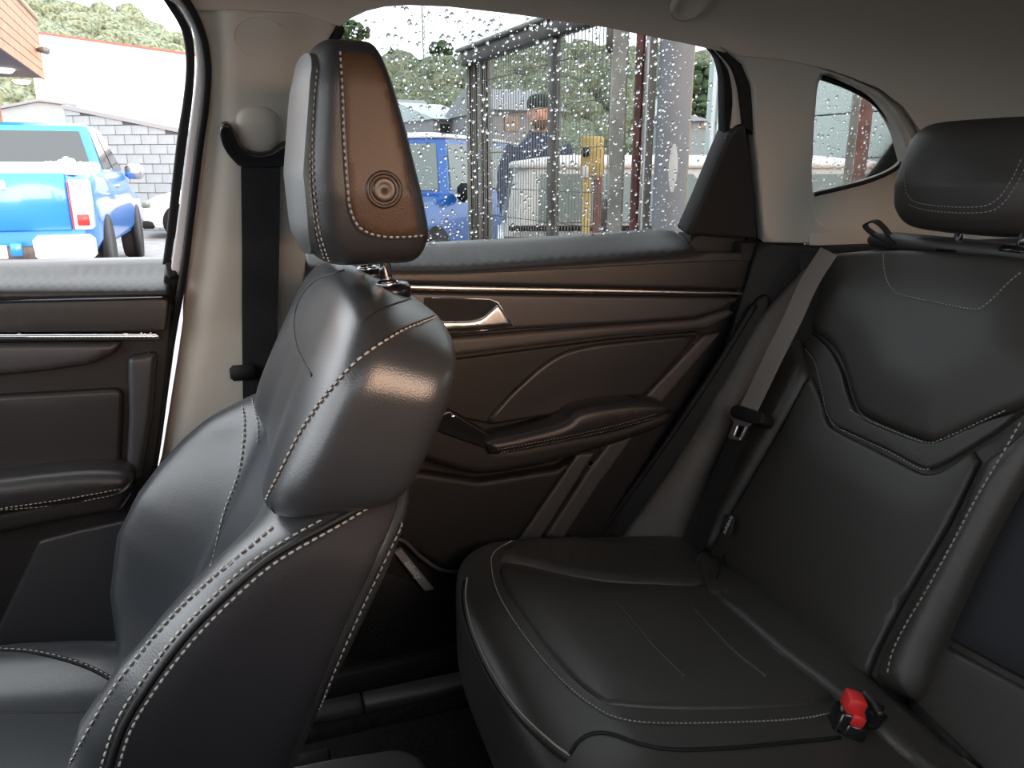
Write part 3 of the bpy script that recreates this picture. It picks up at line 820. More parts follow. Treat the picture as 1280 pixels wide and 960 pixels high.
# cushion
def cush_fn(a, b_, c):
    x = lerp(-.62, -.10, (a+1)/2); w = b_*.235
    top = interp(x, [(-.62, .70), (-.35, .690), (-.2, .665), (-.1, .655)])-.012
    top += .030*ss(.10, .20, abs(w))*(1-.4*ss(-.3, -.1, x))
    return Vector((x, .355+w, lerp(.50, top, (c+1)/2)))
cush = softbox('cushion', cush_fn, 'leather_front', fs, p=6, n=26)
S_cu = surf_of(cush)
seam('cushion_piping', [(-80, 806), (0, 812), (40, 815), (80, 824), (115, 836), (150, 855)], S_cu, fs, 'black', r=.0035)
stitch('cushion_stitching', [(-80, 803), (0, 810), (40, 813), (80, 822), (115, 834), (150, 853)], S_cu, fs, r=.0008, off=.003)
seam('cushion_seam', [(-80, 893), (0, 891), (60, 891), (118, 890)], S_cu, fs, r=.0014)
b = MB(); b.box((-.60, .14, .42), (-.02, .57, .53), .03); b.out('seat_base', 'black', fs)
for y in (.17, .53):
    b = MB(); b.box((-.62, y-.02, .40), (.06, y+.02, .43), .006); b.out('seat_rail', 'plastic', fs)
b = MB(); b.box((-.42, .575, .52), (-.10, .590, .62), .008); b.out('side_shield', 'plastic_gloss', fs)
# headrest
def hr_fn(a, b_, c):
    z = lerp(1.228, 1.442, (c+1)/2)
    xf = interp(z, [(1.228, .066), (1.26, .054), (1.32, .052), (1.40, .064), (1.442, .076)])
    xr = interp(z, [(1.228, .176), (1.26, .182), (1.30, .174), (1.36, .160), (1.40, .149), (1.442, .136)])
    hw = interp(z, [(1.228, .124), (1.30, .133), (1.40, .131), (1.442, .126)])
    y = b_*hw
    x = lerp(xf, xr, (a+1)/2)+(.016*(abs(b_)**3) if a < 0 else 0)*(-a)
    return Vector((x, .358+y, z))
hr = softbox('headrest', hr_fn, 'leather', fs, p=8, n=34)
S_hr = surf_of(hr)
stitch('side_stitching', [(425, 64), (428, 110), (430, 170), (434, 230), (438, 262), (450, 285), (475, 295), (505, 296), (532, 294)], S_hr, hr, 'thread', r=.0011, L=.004, gap=.0022, off=.0006)
seam('side_seam', [(423, 64), (426, 110), (428, 170), (432, 230), (436, 264), (448, 288), (475, 297.5), (505, 298), (532, 296)], S_hr, hr, r=.0012)
panel('side_panel', spl([(428, 68), (450, 66), (464, 70), (477, 86), (492, 130), (504, 180), (514, 235), (522, 282), (518, 291), (500, 294), (474, 293), (452, 283), (441, 262), (437, 230), (433, 170), (430, 110)], 3, closed=True), S_hr, 'leather_warm_lit', hr, off=.0012, thick=.008, er=.001, g=9)  # brown colour stands for warm light on this flank
stitch('front_stitching', [(397, 86), (393, 130), (391, 190), (393, 240), (400, 290), (412, 328)], S_hr, hr, 'thread_dim', r=.001, L=.004, gap=.0022, off=.0006)
stitch('front_stitching', [(390, 92), (389, 130), (388, 190), (389, 240), (396, 290), (406, 325)], S_hr, hr, 'thread_dim', r=.001, L=.004, gap=.0022, off=.0006)
pad = spl([(388, 84), (394, 100), (389, 150), (388, 200), (390, 245), (398, 295), (404, 320), (392, 318), (376, 300), (368, 270), (366, 220), (368, 170), (374, 120), (381, 92)], 3, closed=True)
# the pale front pad of the headrest wraps the whole face: built in the headrest's own shape, slightly proud
def pad_fn(a, b_, c):
    v = hr_fn(-1, b_*.86, c*.90)
    v.x += -.004 if a < 0 else .02
    return v
padm = softbox('front_pad', pad_fn, 'pad_grey', hr, p=7, n=18)
c, n = S_hr.hit(480, 237)
n = Vector((0, -1, 0))
b = MB(); b.lathe([(.0175, -.004), (.0178, .0015), (.0165, .003), (.0150, .0032), (.0140, .0015), (.0115, .0012), (.0110, .0030), (.0095, .0036), (.006, .0030), (0, .0024)], c, n, 32)
b.out('release_button', 'button', hr)
for y, guide in ((.288, (487, 364)), (.432, (455, 343))):
    g = Vector((.141, y, 1.198)); ax = Vector((-.08, 0, 1)).normalized()
    b = MB(); b.tube([g-ax*.02, g+ax*.03, g+ax*.075], .0068, 14); b.out('headrest_post', 'chrome', fs)
    b = MB(); b.lathe([(.024, -.010), (.025, .000), (.022, .005), (.012, .006), (.009, .004)], g+ax*.002, ax, 22)
    gd = b.out('post_guide', 'black_gloss', fs)
    b = MB(); b.lathe([(.0125, .004), (.0125, .0075), (.0095, .0085), (.0085, .006)], g+ax*.002, ax, 18); b.out('guide_ring', 'chrome', gd)

# ================================================================== front seat belt on the B pillar
fbelt = thing('seat_belt', (.0, .68, .95), 'black front seat belt hanging from a pillar guide', 'seat belt')
ring = spl([(275, 160), (281, 155), (289, 158), (296, 170), (303, 184), (314, 191), (326, 193), (340, 190), (351, 183), (361, 178), (366, 183), (365, 195), (357, 206), (348, 210), (305, 210), (292, 202), (281, 188), (275, 172)], 3, closed=True)
panel('belt_guide', ring, S_pil, 'black_gloss', fbelt, off=.034, thick=.012, er=.004, g=6)
c, n = S_pil.hit(322, 163, .012)
def cap_fn(a, b_, q):
    u = Vector((1, 0, 0)); v = n.cross(u); v = -v if v.z < 0 else v
    return c+u*a*.029+v*b_*.032+n*(-.020+.033*(q+1)/2)
softbox('guide_cover', cap_fn, 'trim', fbelt, p=2.8, n=12)
w0 = [S_pil.hit(x, y, .030)[0] for x, y in ((326, 196), (326, 215), (326, 260), (326, 320), (325, 380), (325, 470), (326, 560))]
wd = S_pil.hit(350, 300, .03)[0]-S_pil.hit(303, 300, .03)[0]
strap('webbing', w0, wd.length, 'webbing_black', fbelt, wdir=wd)
p = S_pil.hit(296, 466, .040)[0]
b = MB(); b.box((p.x-.010, p.y-.010, p.z-.012), (p.x+.03, p.y+.006, p.z+.012), .005); b.out('tongue_stop', 'black', fbelt)
# ================================================================== rear bench
rs = thing('rear_seat', (.75, .2, .40), 'black leather rear bench with curved grey seams and a split backrest', 'car seat')
O2 = Vector((.735, 0, .640)); A2 = Vector((.4226, 0, .9063)); N2 = Vector((-.9063, 0, .4226))
def RS(y, s, n): return O2+A2*s+N2*n+Vector((0, y, 0))
V, F = grid_surf(lambda y, s: RS(y, s, 0), [-1, 0, 1], [-.3, .2, .9]); S_rb = Surf(V, F)
def rb_fn(y0, y1, s0, s1, n0, n1, crown=.0, drop=.0):
    def fn(a, b_, c):
        y = lerp(y0, y1, (a+1)/2); t = (b_+1)/2
        s = lerp(s0, s1, t)-drop*ss(.35, 1.0, a)*t
        return RS(y, s, lerp(n0, n1, (c+1)/2)+crown*(1-a*a)*(c > 0))
    return fn
back = softbox('backrest', rb_fn(.115, .645, -.06, .625, -.12, .004, drop=.04), 'leather_rear', rs, p=9, n=26)
centre = softbox('centre_backrest', rb_fn(-.16, .112, -.06, .60, -.12, -.012), 'leather_rear', rs, p=10, n=18)
softbox('far_backrest', rb_fn(-.66, -.165, -.06, .62, -.12, .004), 'leather_rear', rs, p=9, n=14)
S_bk = surf_of(back, centre)
# panels of the backrest
LINS = spl([(1012, 468), (1026, 500), (1034, 528), (1050, 540), (1100, 565), (1145, 588), (1160, 591), (1180, 585), (1214, 562)], 4)
panel('lower_panel', rc([(1000, 480), (1012, 468)], 0)[:0]+LINS+spl([(1222, 575), (1180, 660), (1130, 745), (1095, 812), (1082, 845)], 4)+spl([(1060, 845), (980, 778), (905, 715), (884, 692)], 3)+spl([(905, 655), (940, 595), (975, 535), (1005, 478)], 3), S_rb, 'leather_rear', rs, off=.012, thick=.02, er=.007, bulge=.006, bw=.06, g=16)
band = spl([(1004, 432), (1016, 448), (1024, 478), (1032, 516), (1042, 530), (1062, 540), (1110, 562), (1150, 583), (1168, 582), (1200, 565), (1240, 540)], 4)+spl([(1275, 512), (1220, 530), (1180, 548), (1162, 553), (1142, 549), (1100, 533), (1072, 518), (1060, 496), (1050, 462), (1034, 434), (1012, 414)], 4)
panel('band_panel', band, S_rb, 'leather_rear', rs, off=.013, thick=.02, er=.004, g=10)
UP = spl([(1008, 408), (1032, 426), (1048, 450), (1058, 482), (1068, 510), (1085, 522), (1130, 541), (1160, 551), (1178, 546), (1220, 526), (1262, 508), (1300, 492)], 4)+[(1330, 470), (1330, 350)]+spl([(1312, 325), (1250, 316), (1180, 311), (1110, 309), (1062, 312), (1030, 318), (1020, 345)], 3)
panel('upper_panel', UP, S_rb, 'leather_rear', rs, off=.020, thick=.03, er=.014, bulge=.012, bw=.09, g=14)
S_upr = surf_of(bpy.data.objects['upper_panel.002']) if 'upper_panel.002' in bpy.data.objects else S_rb
panel('side_bolster', spl([(1222, 580), (1250, 556), (1285, 524), (1330, 490), (1300, 545), (1268, 596), (1228, 668), (1190, 748), (1160, 815), (1140, 868), (1120, 868), (1090, 850), (1100, 812), (1136, 745), (1186, 660)], 4, closed=True), S_rb, 'leather_rear', rs, off=.024, thick=.03, er=.016, bulge=.010, bw=.03, g=10)
panel('side_bolster', spl([(1000, 440), (1006, 462), (998, 485), (970, 535), (935, 595), (900, 655), (884, 686), (870, 676), (878, 640), (905, 570), (940, 505), (975, 445), (995, 420)], 3, closed=True), S_rb, 'leather_rear', rs, off=.016, thick=.03, er=.012, bulge=.006, bw=.02, g=10)
panel('armrest_panel', rc([(1180, 796), (1290, 856), (1420, 930), (1420, 460), (1330, 500), (1270, 610), (1225, 690)], 4), S_rb, 'fabric_dark', rs, off=-.004, thick=.02, er=.006, bulge=.004, bw=.03, g=18)
panel('centre_foot', rc([(1176, 804), (1290, 866), (1420, 940), (1420, 1100), (1250, 985), (1140, 880)], 4), S_rb, 'leather_rear', rs, off=.0, thick=.02, er=.008, g=18)
stitch('band_stitching', [(1006, 436), (1018, 452), (1026, 480), (1033, 515), (1044, 532), (1062, 542), (1110, 564), (1148, 585), (1165, 586)], S_rb, rs, 'thread_dim', off=.0145, L=.004, gap=.0018, r=.0009)
stitch('upper_stitching', [(1062, 512), (1085, 525), (1130, 544), (1160, 553.5), (1178, 549), (1220, 530), (1262, 511)], S_rb, rs, 'thread_dim', off=.018, L=.004, gap=.0018, r=.0009)
stitch('bolster_stitching', [(1276, 528), (1254, 566), (1222, 620), (1190, 680), (1158, 738), (1130, 785), (1114, 820), (1108, 852)], S_rb, rs, 'thread_dim', off=.036, L=.006, gap=.0025, r=.0013)
stitch('top_stitching', [(1104, 318), (1106, 340), (1112, 356), (1126, 368), (1170, 378), (1212, 386), (1226, 385), (1240, 374), (1262, 352), (1282, 336)], S_rb, rs, 'thread_dim', off=.034, L=.004, gap=.0018, r=.0008)
# cushion
def rc_fn(a, b_, c):
    x = lerp(.262, .80, (a+1)/2); y = lerp(-.64, .652, (b_+1)/2)
    top = interp(x, [(.26, .700), (.36, .712), (.5, .694), (.65, .672), (.8, .655)])
    top += .014*ss(.50, .60, y)-.012*(1-ss(.02, .10, abs(y)))
    lowz = interp(x, [(.26, .49), (.8, .46)])
    x -= .015*(1-ss(-.2, .9, c))*(1 if a < 0 else 0)*0
    return Vector((x, y, lerp(lowz, top, (c+1)/2)))
rcush = softbox('cushion', rc_fn, 'leather_rear', rs, p=7, n=44)
S_rc = surf_of(rcush)
ins = spl([(624, 704), (652, 708), (700, 720), (760, 730), (820, 733), (882, 733), (930, 772), (985, 822), (1042, 866), (1030, 876), (960, 882), (860, 884), (780, 880), (748, 872), (706, 838), (660, 782), (632, 738)], 3, closed=True)
panel('insert_panel', ins, S_rc, 'leather_rear', rs, off=.004, thick=.02, er=.008, bulge=.004, bw=.05, g=13)
panel('outer_bolster', spl([(622, 698), (640, 680), (690, 671), (760, 676), (830, 685), (872, 700), (880, 728), (820, 728), (760, 725), (700, 715), (655, 704)], 3, closed=True), S_rc, 'leather_rear', rs, off=.004, thick=.02, er=.008, bulge=.004, bw=.02, g=10)
stitch('inner_stitching', [(640, 676), (620, 688), (614, 704), (622, 740), (648, 784), (694, 842), (738, 880), (775, 898), (830, 904), (940, 902), (1010, 897), (1056, 886)], S_rc, rs, 'thread_dim', off=.0015, L=.004, gap=.0016, r=.0010)
seam('front_piping', [(584, 722), (582, 748), (592, 790), (616, 842), (650, 890), (690, 928), (712, 944)], S_rc, rs, 'thread_dim', r=.0014, off=.0005)
seam('front_piping', [(580, 726), (578, 752), (588, 794), (612, 847), (646, 896), (686, 935), (708, 951)], S_rc, rs, 'black', r=.0022, off=.0005)
seam('split_seam', [(712, 944), (724, 926), (742, 917), (765, 918), (800, 930), (840, 937), (900, 936), (980, 929), (1050, 922)], S_rc, rs, 'black', r=.0028)
seam('insert_crease', [(765, 748), (790, 776), (820, 812), (856, 846)], S_rc, rs, 'leather_rear', r=.003, off=.0075)
seam('insert_crease', [(864, 758), (890, 786), (922, 818), (958, 846)], S_rc, rs, 'leather_rear', r=.003, off=.0075)
panel('rear_roll', spl([(872, 690), (900, 690), (940, 722), (1000, 770), (1060, 818), (1130, 880), (1190, 930), (1260, 990), (1230, 1010), (1150, 950), (1090, 900), (1030, 852), (980, 815), (920, 764), (885, 732)], 3, closed=True), S_rc, 'leather_rear', rs, off=.012, thick=.03, er=.012, g=10)
# headrest
HC = RS(.352, .755, -.045)
def rh_fn(a, b_, c):
    t = (c+1)/2; hw = interp(t, [(0, .112), (.2, .128), (.5, .133), (.8, .131), (1, .124)])
    s = lerp(-.080, .080, t); th = interp(t, [(0, .045), (.4, .055), (1, .038)])
    n = a*th - .03*b_*b_*(a < 0)*0
    return Vector((1.015, .347, 1.312))+Vector((.12, 0, .993))*s+Vector((-.993, 0, .12))*(-n)*1.0+Vector((.025*b_*b_, b_*hw, 0))
rh = softbox('headrest', rh_fn, 'leather_rear', rs, p=5.5, n=26)
S_rh = surf_of(rh)
stitch('headrest_stitching', [(1131, 215), (1132, 236), (1140, 250), (1160, 256), (1200, 259), (1232, 257), (1250, 246), (1266, 222), (1278, 196)], S_rh, rh, 'thread_dim', L=.004, gap=.002, r=.0007, off=.0004)
stitch('headrest_stitching', [(1136, 256), (1160, 263), (1200, 266), (1238, 264), (1256, 252), (1272, 228), (1284, 204)], S_rh, rh, 'thread_dim', L=.004, gap=.002, r=.0007, off=.0004)
for y in (.345-.062+.065, .345-.062-.065+.055):
    pass
for px in (1196, 1277):
    d = ray(px, 300); g = atX(px, 306, 1.01)
    ax = Vector((.12, 0, .993))
    b = MB(); b.tube([g-ax*.01, g+ax*.06], .0065, 12); b.out('headrest_post', 'chrome', rs)
    b = MB(); b.box((g.x-.02, g.y-.022, g.z-.014), (g.x+.02, g.y+.022, g.z-.001), .005); b.out('post_guide', 'black_gloss', rs)
b = MB(); b.box((.99, .14, 1.20), (1.06, .52, 1.222), .008); b.out('top_ledge', 'plastic_grey', rs)

# pull strap beside the rear headrest
ps = thing('pull_strap', (1.0, .5, 1.2), 'small black strap loop on top of the rear backrest', 'strap loop')
loop = [(1122, 306), (1108, 300), (1092, 292), (1083, 284), (1084, 279), (1094, 277), (1104, 284), (1114, 296), (1126, 304)]
P = [atX(x, y, 1.0) for x, y in spl(loop, 4)]
strap('strap_band', P, .022, 'webbing_black', ps, thick=.002, wdir=Vector((.8, .5, .1)))

# side bolster of the bench beside the door
sb = panel('side_cushion', spl([(1016, 332), (992, 352), (950, 400), (915, 462), (880, 520), (840, 582), (800, 640), (765, 690), (760, 720), (850, 715), (866, 690), (880, 640), (908, 560), (945, 490), (985, 430), (1008, 405), (1018, 370), (1022, 340)], 3, closed=True), S_bol, 'bolster', None, off=.0, thick=.05, er=.016, bulge=.010, bw=.05, g=11)
tag(sb, 'grey-brown padded side bolster between the rear door and bench', 'side bolster')

# rear belt
rbelt = thing('seat_belt', (.9, .6, .75), 'grey rear seat belt with metal tongue lying across the bench bolster', 'seat belt')
cl = [(1036, 314), (1012, 352), (990, 400), (966, 448), (944, 494), (934, 514)]
P = [S_rb.hit(x, y, .050)[0] for x, y in spl(cl, 3)]
wd = S_rb.hit(1006, 424, .05)[0]-S_rb.hit(964, 410, .05)[0]
strap('webbing', P, .046, 'webbing_grey', rbelt, wdir=wd)
P = [S_rb.hit(x, y, o)[0] for x, y, o in ((936, 512, .05), (916, 560, .046), (898, 606, .04), (880, 655, .03), (868, 690, .02))]
strap('webbing', P, .042, 'webbing_black', rbelt, wdir=wd)
panel('tongue_cover', rc([(913, 508), (921, 505), (954, 516), (951, 529), (941, 530), (911, 518)], 3), S_rb, 'black', rbelt, off=.066, thick=.022, er=.004, g=5)
hole = rc([(922, 531), (930, 533), (924, 547), (917, 545)], 1.5)
panel('tongue', rc([(913, 521), (939, 529), (933, 533), (924, 551), (909, 547), (917, 528)], 2), S_rb, 'satin', rbelt, off=.060, thick=.003, er=.001, g=4, holes=[hole])
c, n = S_rb.hit(911, 656, .038)
tagp = panel('airbag_tag', rc([(905, 642), (917, 646), (912, 668), (902, 665)], 1), S_rb, 'fabric_dark', rs, off=.038, thick=.004, er=.001, g=5)
xd = S_rb.hit(908, 664, .036)[0]-S_rb.hit(915, 648, .036)[0]
lettering('tag_lettering', 'AIRBAG', .0095, S_rb.hit(910, 656, .0395)[0], -xd, n, 'tagwhite', tagp)

# buckles
def buckle(px, py, z, sc, rot, label):
    p = atZ(px, py, z)
    t = thing('belt_buckle', (p.x, p.y, p.z-.03), label, 'belt buckle', 'belt buckles on the rear bench')
    X = Matrix.Translation(p) @ Matrix.Rotation(rot, 4, 'Z') @ Matrix.Rotation(radians(16), 4, 'Y') @ Matrix.Scale(sc, 4)
    b = MB(X); b.box((-.016, -.013, -.055), (.016, .013, -.002), .004); b.out('buckle_body', 'black_gloss', t)
    b = MB(X); b.box((-.013, -.0105, -.006), (.006, .0105, .014), .002); b.out('release_button', 'red', t)
    return t
buckle(1069, 884, .700, 1.15, radians(-25), 'red-buttoned seat belt buckle standing up on the rear cushion')
buckle(1073, 902, .688, .8, radians(-35), 'smaller red buckle half hidden below the other red buckle')
panel('buckle_slot', spl([(1062, 872), (1078, 862), (1096, 872), (1114, 886), (1112, 896), (1096, 908), (1080, 902), (1068, 888)], 3, closed=True), S_rc, 'black', rs, off=.012, thick=.004, er=.001, g=6)
seam('buckle_strap', [(1080, 866), (1092, 880), (1100, 894)], S_rc, rs, 'leather_rear', r=.005, off=.016)

# floor mat edge at the bottom of the frame
mt = panel('floor_mat', rc([(250, 985), (330, 962), (420, 944), (500, 932), (530, 945), (545, 980), (560, 1100), (250, 1100)], 14), Surf(*grid_surf(lambda x, y: (x, y, .405+0.02*(x > 9)), [-3, 0, 3], [-3, 0, 3])), 'mat_rubber', None, off=.03, thick=.03, er=.012, g=20)
tag(mt, 'dark floor mat edge beside the rear footwell', 'floor mat')
# ================================================================== outside
def blob_mesh(rnd, c, r, sq=.8, n=1):
    """a rough leafy lump"""
    bm = bmesh.new(); bmesh.ops.create_icosphere(bm, subdivisions=n, radius=1.0)
    V = []; ph = [rnd.uniform(0, 6.28) for _ in range(6)]
    for v in bm.verts:
        p = v.co; k = 1+.22*sin(3.1*p.x+ph[0])*sin(2.7*p.y+ph[1])+.18*sin(4.3*p.z+ph[2])+rnd.uniform(-.12, .12)
        V.append(Vector(c)+Vector((p.x*r*k, p.y*r*k, p.z*r*sq*k)))
    F = [tuple(x.index for x in f.verts) for f in bm.faces]; bm.free(); return V, F

def mat_leaf(name, c1, c2, scale):
    m = mat(name, c1, .8, bump=0, var=0); nt = m.node_tree; b = nt.nodes['Principled BSDF']
    tc = nt.nodes.new('ShaderNodeTexCoord'); n = nt.nodes.new('ShaderNodeTexNoise'); n.inputs['Scale'].default_value = scale; n.inputs['Detail'].default_value = 6
    r = nt.nodes.new('ShaderNodeValToRGB'); r.color_ramp.elements[0].position = .35; r.color_ramp.elements[1].position = .65
    r.color_ramp.elements[0].color = c1+(1,); r.color_ramp.elements[1].color = c2+(1,)
    nt.links.new(tc.outputs['Object'], n.inputs['Vector']); nt.links.new(n.outputs['Fac'], r.inputs['Fac']); nt.links.new(r.outputs['Color'], b.inputs['Base Color'])
    return m
M['asphalt'] = mat('wet_asphalt', (.20, .20, .205), .55, bump=.3, bscale=60, var=.25, vscale=3)
M['leaf'] = mat_leaf('hill_foliage', (.035, .06, .03), (.21, .24, .16), 2.2)  # dark end paints crevice shade, pale end paints haze
M['leaf2'] = mat_leaf('tree_foliage', (.02, .05, .025), (.08, .13, .06), 1.5)
M['hill'] = mat_leaf('hill_scrub', (.05, .07, .045), (.13, .14, .10), .06)
M['bark'] = mat('bark', (.12, .09, .07), .9)
M['block'] = mat('pale_painted_block', (.26, .30, .33), .85, bump=.3, bscale=30, var=.12, vscale=5)
M['mortar'] = mat('grey_mortar', (.09, .10, .11), .9)
M['white_wall'] = mat('white_cladding', (.80, .81, .82), .6)
M['pale_wall'] = mat('pale_blue_render', (.30, .35, .37), .8, var=.05)
M['red_ridge'] = mat('red_ridge_metal', (.52, .09, .06), .5)
M['timber'] = mat('orange_timber_board', (.40, .20, .11), .6, var=.18, vscale=6)
M['timber_edge'] = mat('pale_timber_trim', (.45, .36, .22), .6)
M['soffit'] = mat('brown_soffit', (.22, .17, .14), .8)
M['lamp_glow'] = mat('downlight_lens', (1.0, .93, .80), .4, emit=3.0)
M['steel'] = mat('weathered_grey_steel', (.20, .20, .185), .55, .3, var=.3, vscale=14)
M['steel_dark'] = mat('dark_gate_steel', (.075, .072, .065), .5, .3, var=.3, vscale=14)
M['wire'] = mat('galvanised_wire', (.16, .16, .15), .45, .6)
M['rust'] = mat('rust_red_paint', (.17, .075, .065), .7, var=.35, vscale=20)
M['pole'] = mat('grey_pole_paint', (.20, .205, .225), .6, var=.12, vscale=3)
M['pale_green'] = mat('pale_green_cladding', (.50, .57, .54), .6)
M['yellow'] = mat('faded_yellow_paint', (.58, .42, .13), .6, var=.2, vscale=20)
M['tyre'] = mat('tyre_rubber', (.02, .02, .02), .8)
M['alloy'] = mat('wheel_alloy', (.45, .45, .46), .35, .8)
M['blue'] = mat('blue_car_paint', (.020, .22, .72), .28, .1, coat=.6)
M['blue2'] = mat('deep_blue_car_paint', (.015, .11, .42), .28, .1, coat=.6)
M['white_paint'] = mat('white_car_paint', (.78, .79, .80), .3, coat=.5)
M['silver'] = mat('silver_car_paint', (.55, .56, .55), .35, .1, coat=.4)
M['car_glass'] = mat('dark_car_glass', (.018, .024, .024), .06, spec=.9)
M['car_glass2'] = mat('pale_car_glass', (.16, .20, .19), .12, spec=.8)
M['lamp_red'] = mat('red_lamp_lens', (.62, .03, .03), .25)
M['lamp_clear'] = mat('clear_lamp_lens', (.75, .74, .74), .2)
M['plate'] = mat('white_number_plate', (.75, .75, .74), .5)
M['roof_grey'] = mat('grey_roof', (.24, .25, .27), .6)
M['roof_pale'] = mat('pale_teal_roof', (.45, .55, .56), .5)
M['skin'] = mat('skin', (.52, .27, .18), .55)
M['navy'] = mat('navy_jacket', (.022, .032, .075), .8)
M['jeans'] = mat('dark_trousers', (.02, .022, .03), .85)
M['hair'] = mat('dark_beanie', (.012, .020, .020), .85)
M['beard'] = mat('brown_beard', (.10, .05, .03), .9)

b = MB(); b.add([(-90, 1.05, 0), (120, 1.05, 0), (120, 260, 0), (-90, 260, 0), (-90, -60, 0), (120, -60, 0), (-90, 1.0, 0), (120, 1.0, 0)], [(4, 5, 2, 3)])
V = [(-90, -60, -.3), (120, -60, -.3), (120, 260, -.3), (-90, 260, -.3), (-90, -60, 0), (120, -60, 0), (120, 260, 0), (-90, 260, 0)]
b = MB(); b.add(V, [(4, 5, 6, 7), (3, 2, 1, 0), (0, 1, 5, 4), (1, 2, 6, 5), (2, 3, 7, 6), (3, 0, 4, 7)])
gr = tag(b.out('ground', 'asphalt', smooth=False), 'pale wet asphalt yard outside the car', 'ground', kind='structure')

# ---- hillside with forest
def az_of(px): return YAW+math.atan((px-640)/FPX*cos(PITCH))
def polar(px, d, z=0.0):
    a = az_of(px); return Vector((CAM.x+d*sin(a), CAM.y+d*cos(a), z))
def z_at(py, d): # height seen at image row py (near the picture's own column) at plan distance d
    return CAM.z+d*math.tan(math.atan((480-py)/FPX)-PITCH)
RIDGE = [(-400, 40), (-100, 30), (20, 24), (60, 26), (100, 34), (150, 44), (230, 60), (330, 62), (420, 74), (500, 86), (600, 84), (700, 66), (800, 76), (900, 92), (1000, 80), (1150, 92), (1400, 100)]
V = []; F = []; cols = 70; rows = 8
for i in range(cols):
    px = -420+i*(1850/cols)
    for j in range(rows):
        t = j/(rows-1); d = lerp(75, 150, t); zt = z_at(interp(px, RIDGE)+4, 150)
        p = polar(px, d, zt*(t**1.2)*(1+.05*sin(px*.05+j))); V.append(p)
    V.append(polar(px, 175, 0))
nr = rows+1
F = [(i*nr+j, (i+1)*nr+j, (i+1)*nr+j+1, i*nr+j+1) for i in range(cols-1) for j in range(nr-1)]
b = MB(); b.add(V, F); hill = tag(b.out('hills', 'hill'), 'scrubby green hillside behind the yard', 'hillside', kind='structure')
rnd = random.Random(11); b = MB()
for k in range(2300):
    px = rnd.uniform(-60, 1200)
    if 235 < px < 425 and rnd.random() < .8: continue
    t = rnd.random()**.6; d = lerp(80, 150, t); zt = z_at(interp(px, RIDGE)+4, 150)*(t**1.2)
    r = rnd.uniform(1.0, 2.9)
    Vb, Fb = blob_mesh(rnd, polar(px, d, zt+r*.3), r, rnd.uniform(.7, 1.1), 2); b.add(Vb, Fb)
tag(b.out('hill_forest', 'leaf'), 'hazy green bush covering the hillside', 'forest', kind='stuff')

def tree(name, px, py_top, d, rad, label, airy=False, seed=1, conifer=False, base=0):
    rnd = random.Random(seed); ztop = z_at(py_top, d); p = polar(px, d, base); h = ztop-base
    t = thing(name, p, label, 'tree', 'trees along the skyline')
    b = MB(); b.tube([p, p+Vector((0, 0, h*.5)), p+Vector((rad*.1, 0, h*.9))], [h*.03, h*.02, h*.008], 7); b.out('trunk', 'bark', t)
    b = MB(); n = 110 if airy else 80
    for k in range(n):
        if conifer:
            u = rnd.random(); rr = rad*(1-u)*.9; th = rnd.uniform(0, 6.28); q = p+Vector((rr*cos(th), rr*sin(th), h*(.35+.63*u))); r = rad*.28*(1.15-u)
        else:
            th = rnd.uniform(0, 6.28); u = rnd.uniform(-1, 1); s = math.sqrt(1-u*u); rr = rad*rnd.uniform(.35, 1)
            q = p+Vector((rr*s*cos(th), rr*s*sin(th), h*.78+u*h*.2)); r = rad*(rnd.uniform(.08, .16) if airy else rnd.uniform(.14, .28))
        Vb, Fb = blob_mesh(rnd, q, r, .8, 2); b.add(Vb, Fb)
    o = b.out('foliage', 'leaf2', t); return t
def ridge_base(px): return z_at(interp(px, RIDGE)+4, 150)*.96
tree('gum_tree', 447, 30, 149, 3.3, 'airy tall tree at the near end of the skyline beside the headrest top', True, 1, base=ridge_base(447))
tree('conifer_tree', 495, 58, 149, 1.5, 'narrow pointed tree on the skyline between two rounder trees', False, 2, True, base=ridge_base(495))
tree('round_tree', 556, 53, 149, 2.3, 'rounded dense tree on the skyline beside the steel gate corner', False, 3, base=ridge_base(556))
tree('bushy_tree', 520, 76, 149, 2.2, 'low bushy tree on the skyline left of the rounded tree', False, 4, base=ridge_base(520))
tree('bushy_tree', 470, 72, 149, 2.0, 'low dark tree under the airy tall tree', False, 6, base=ridge_base(470))
tree('dark_tree', 870, 80, 40, .9, 'dark tree seen between the grey pole and the pale green wall', False, 5)

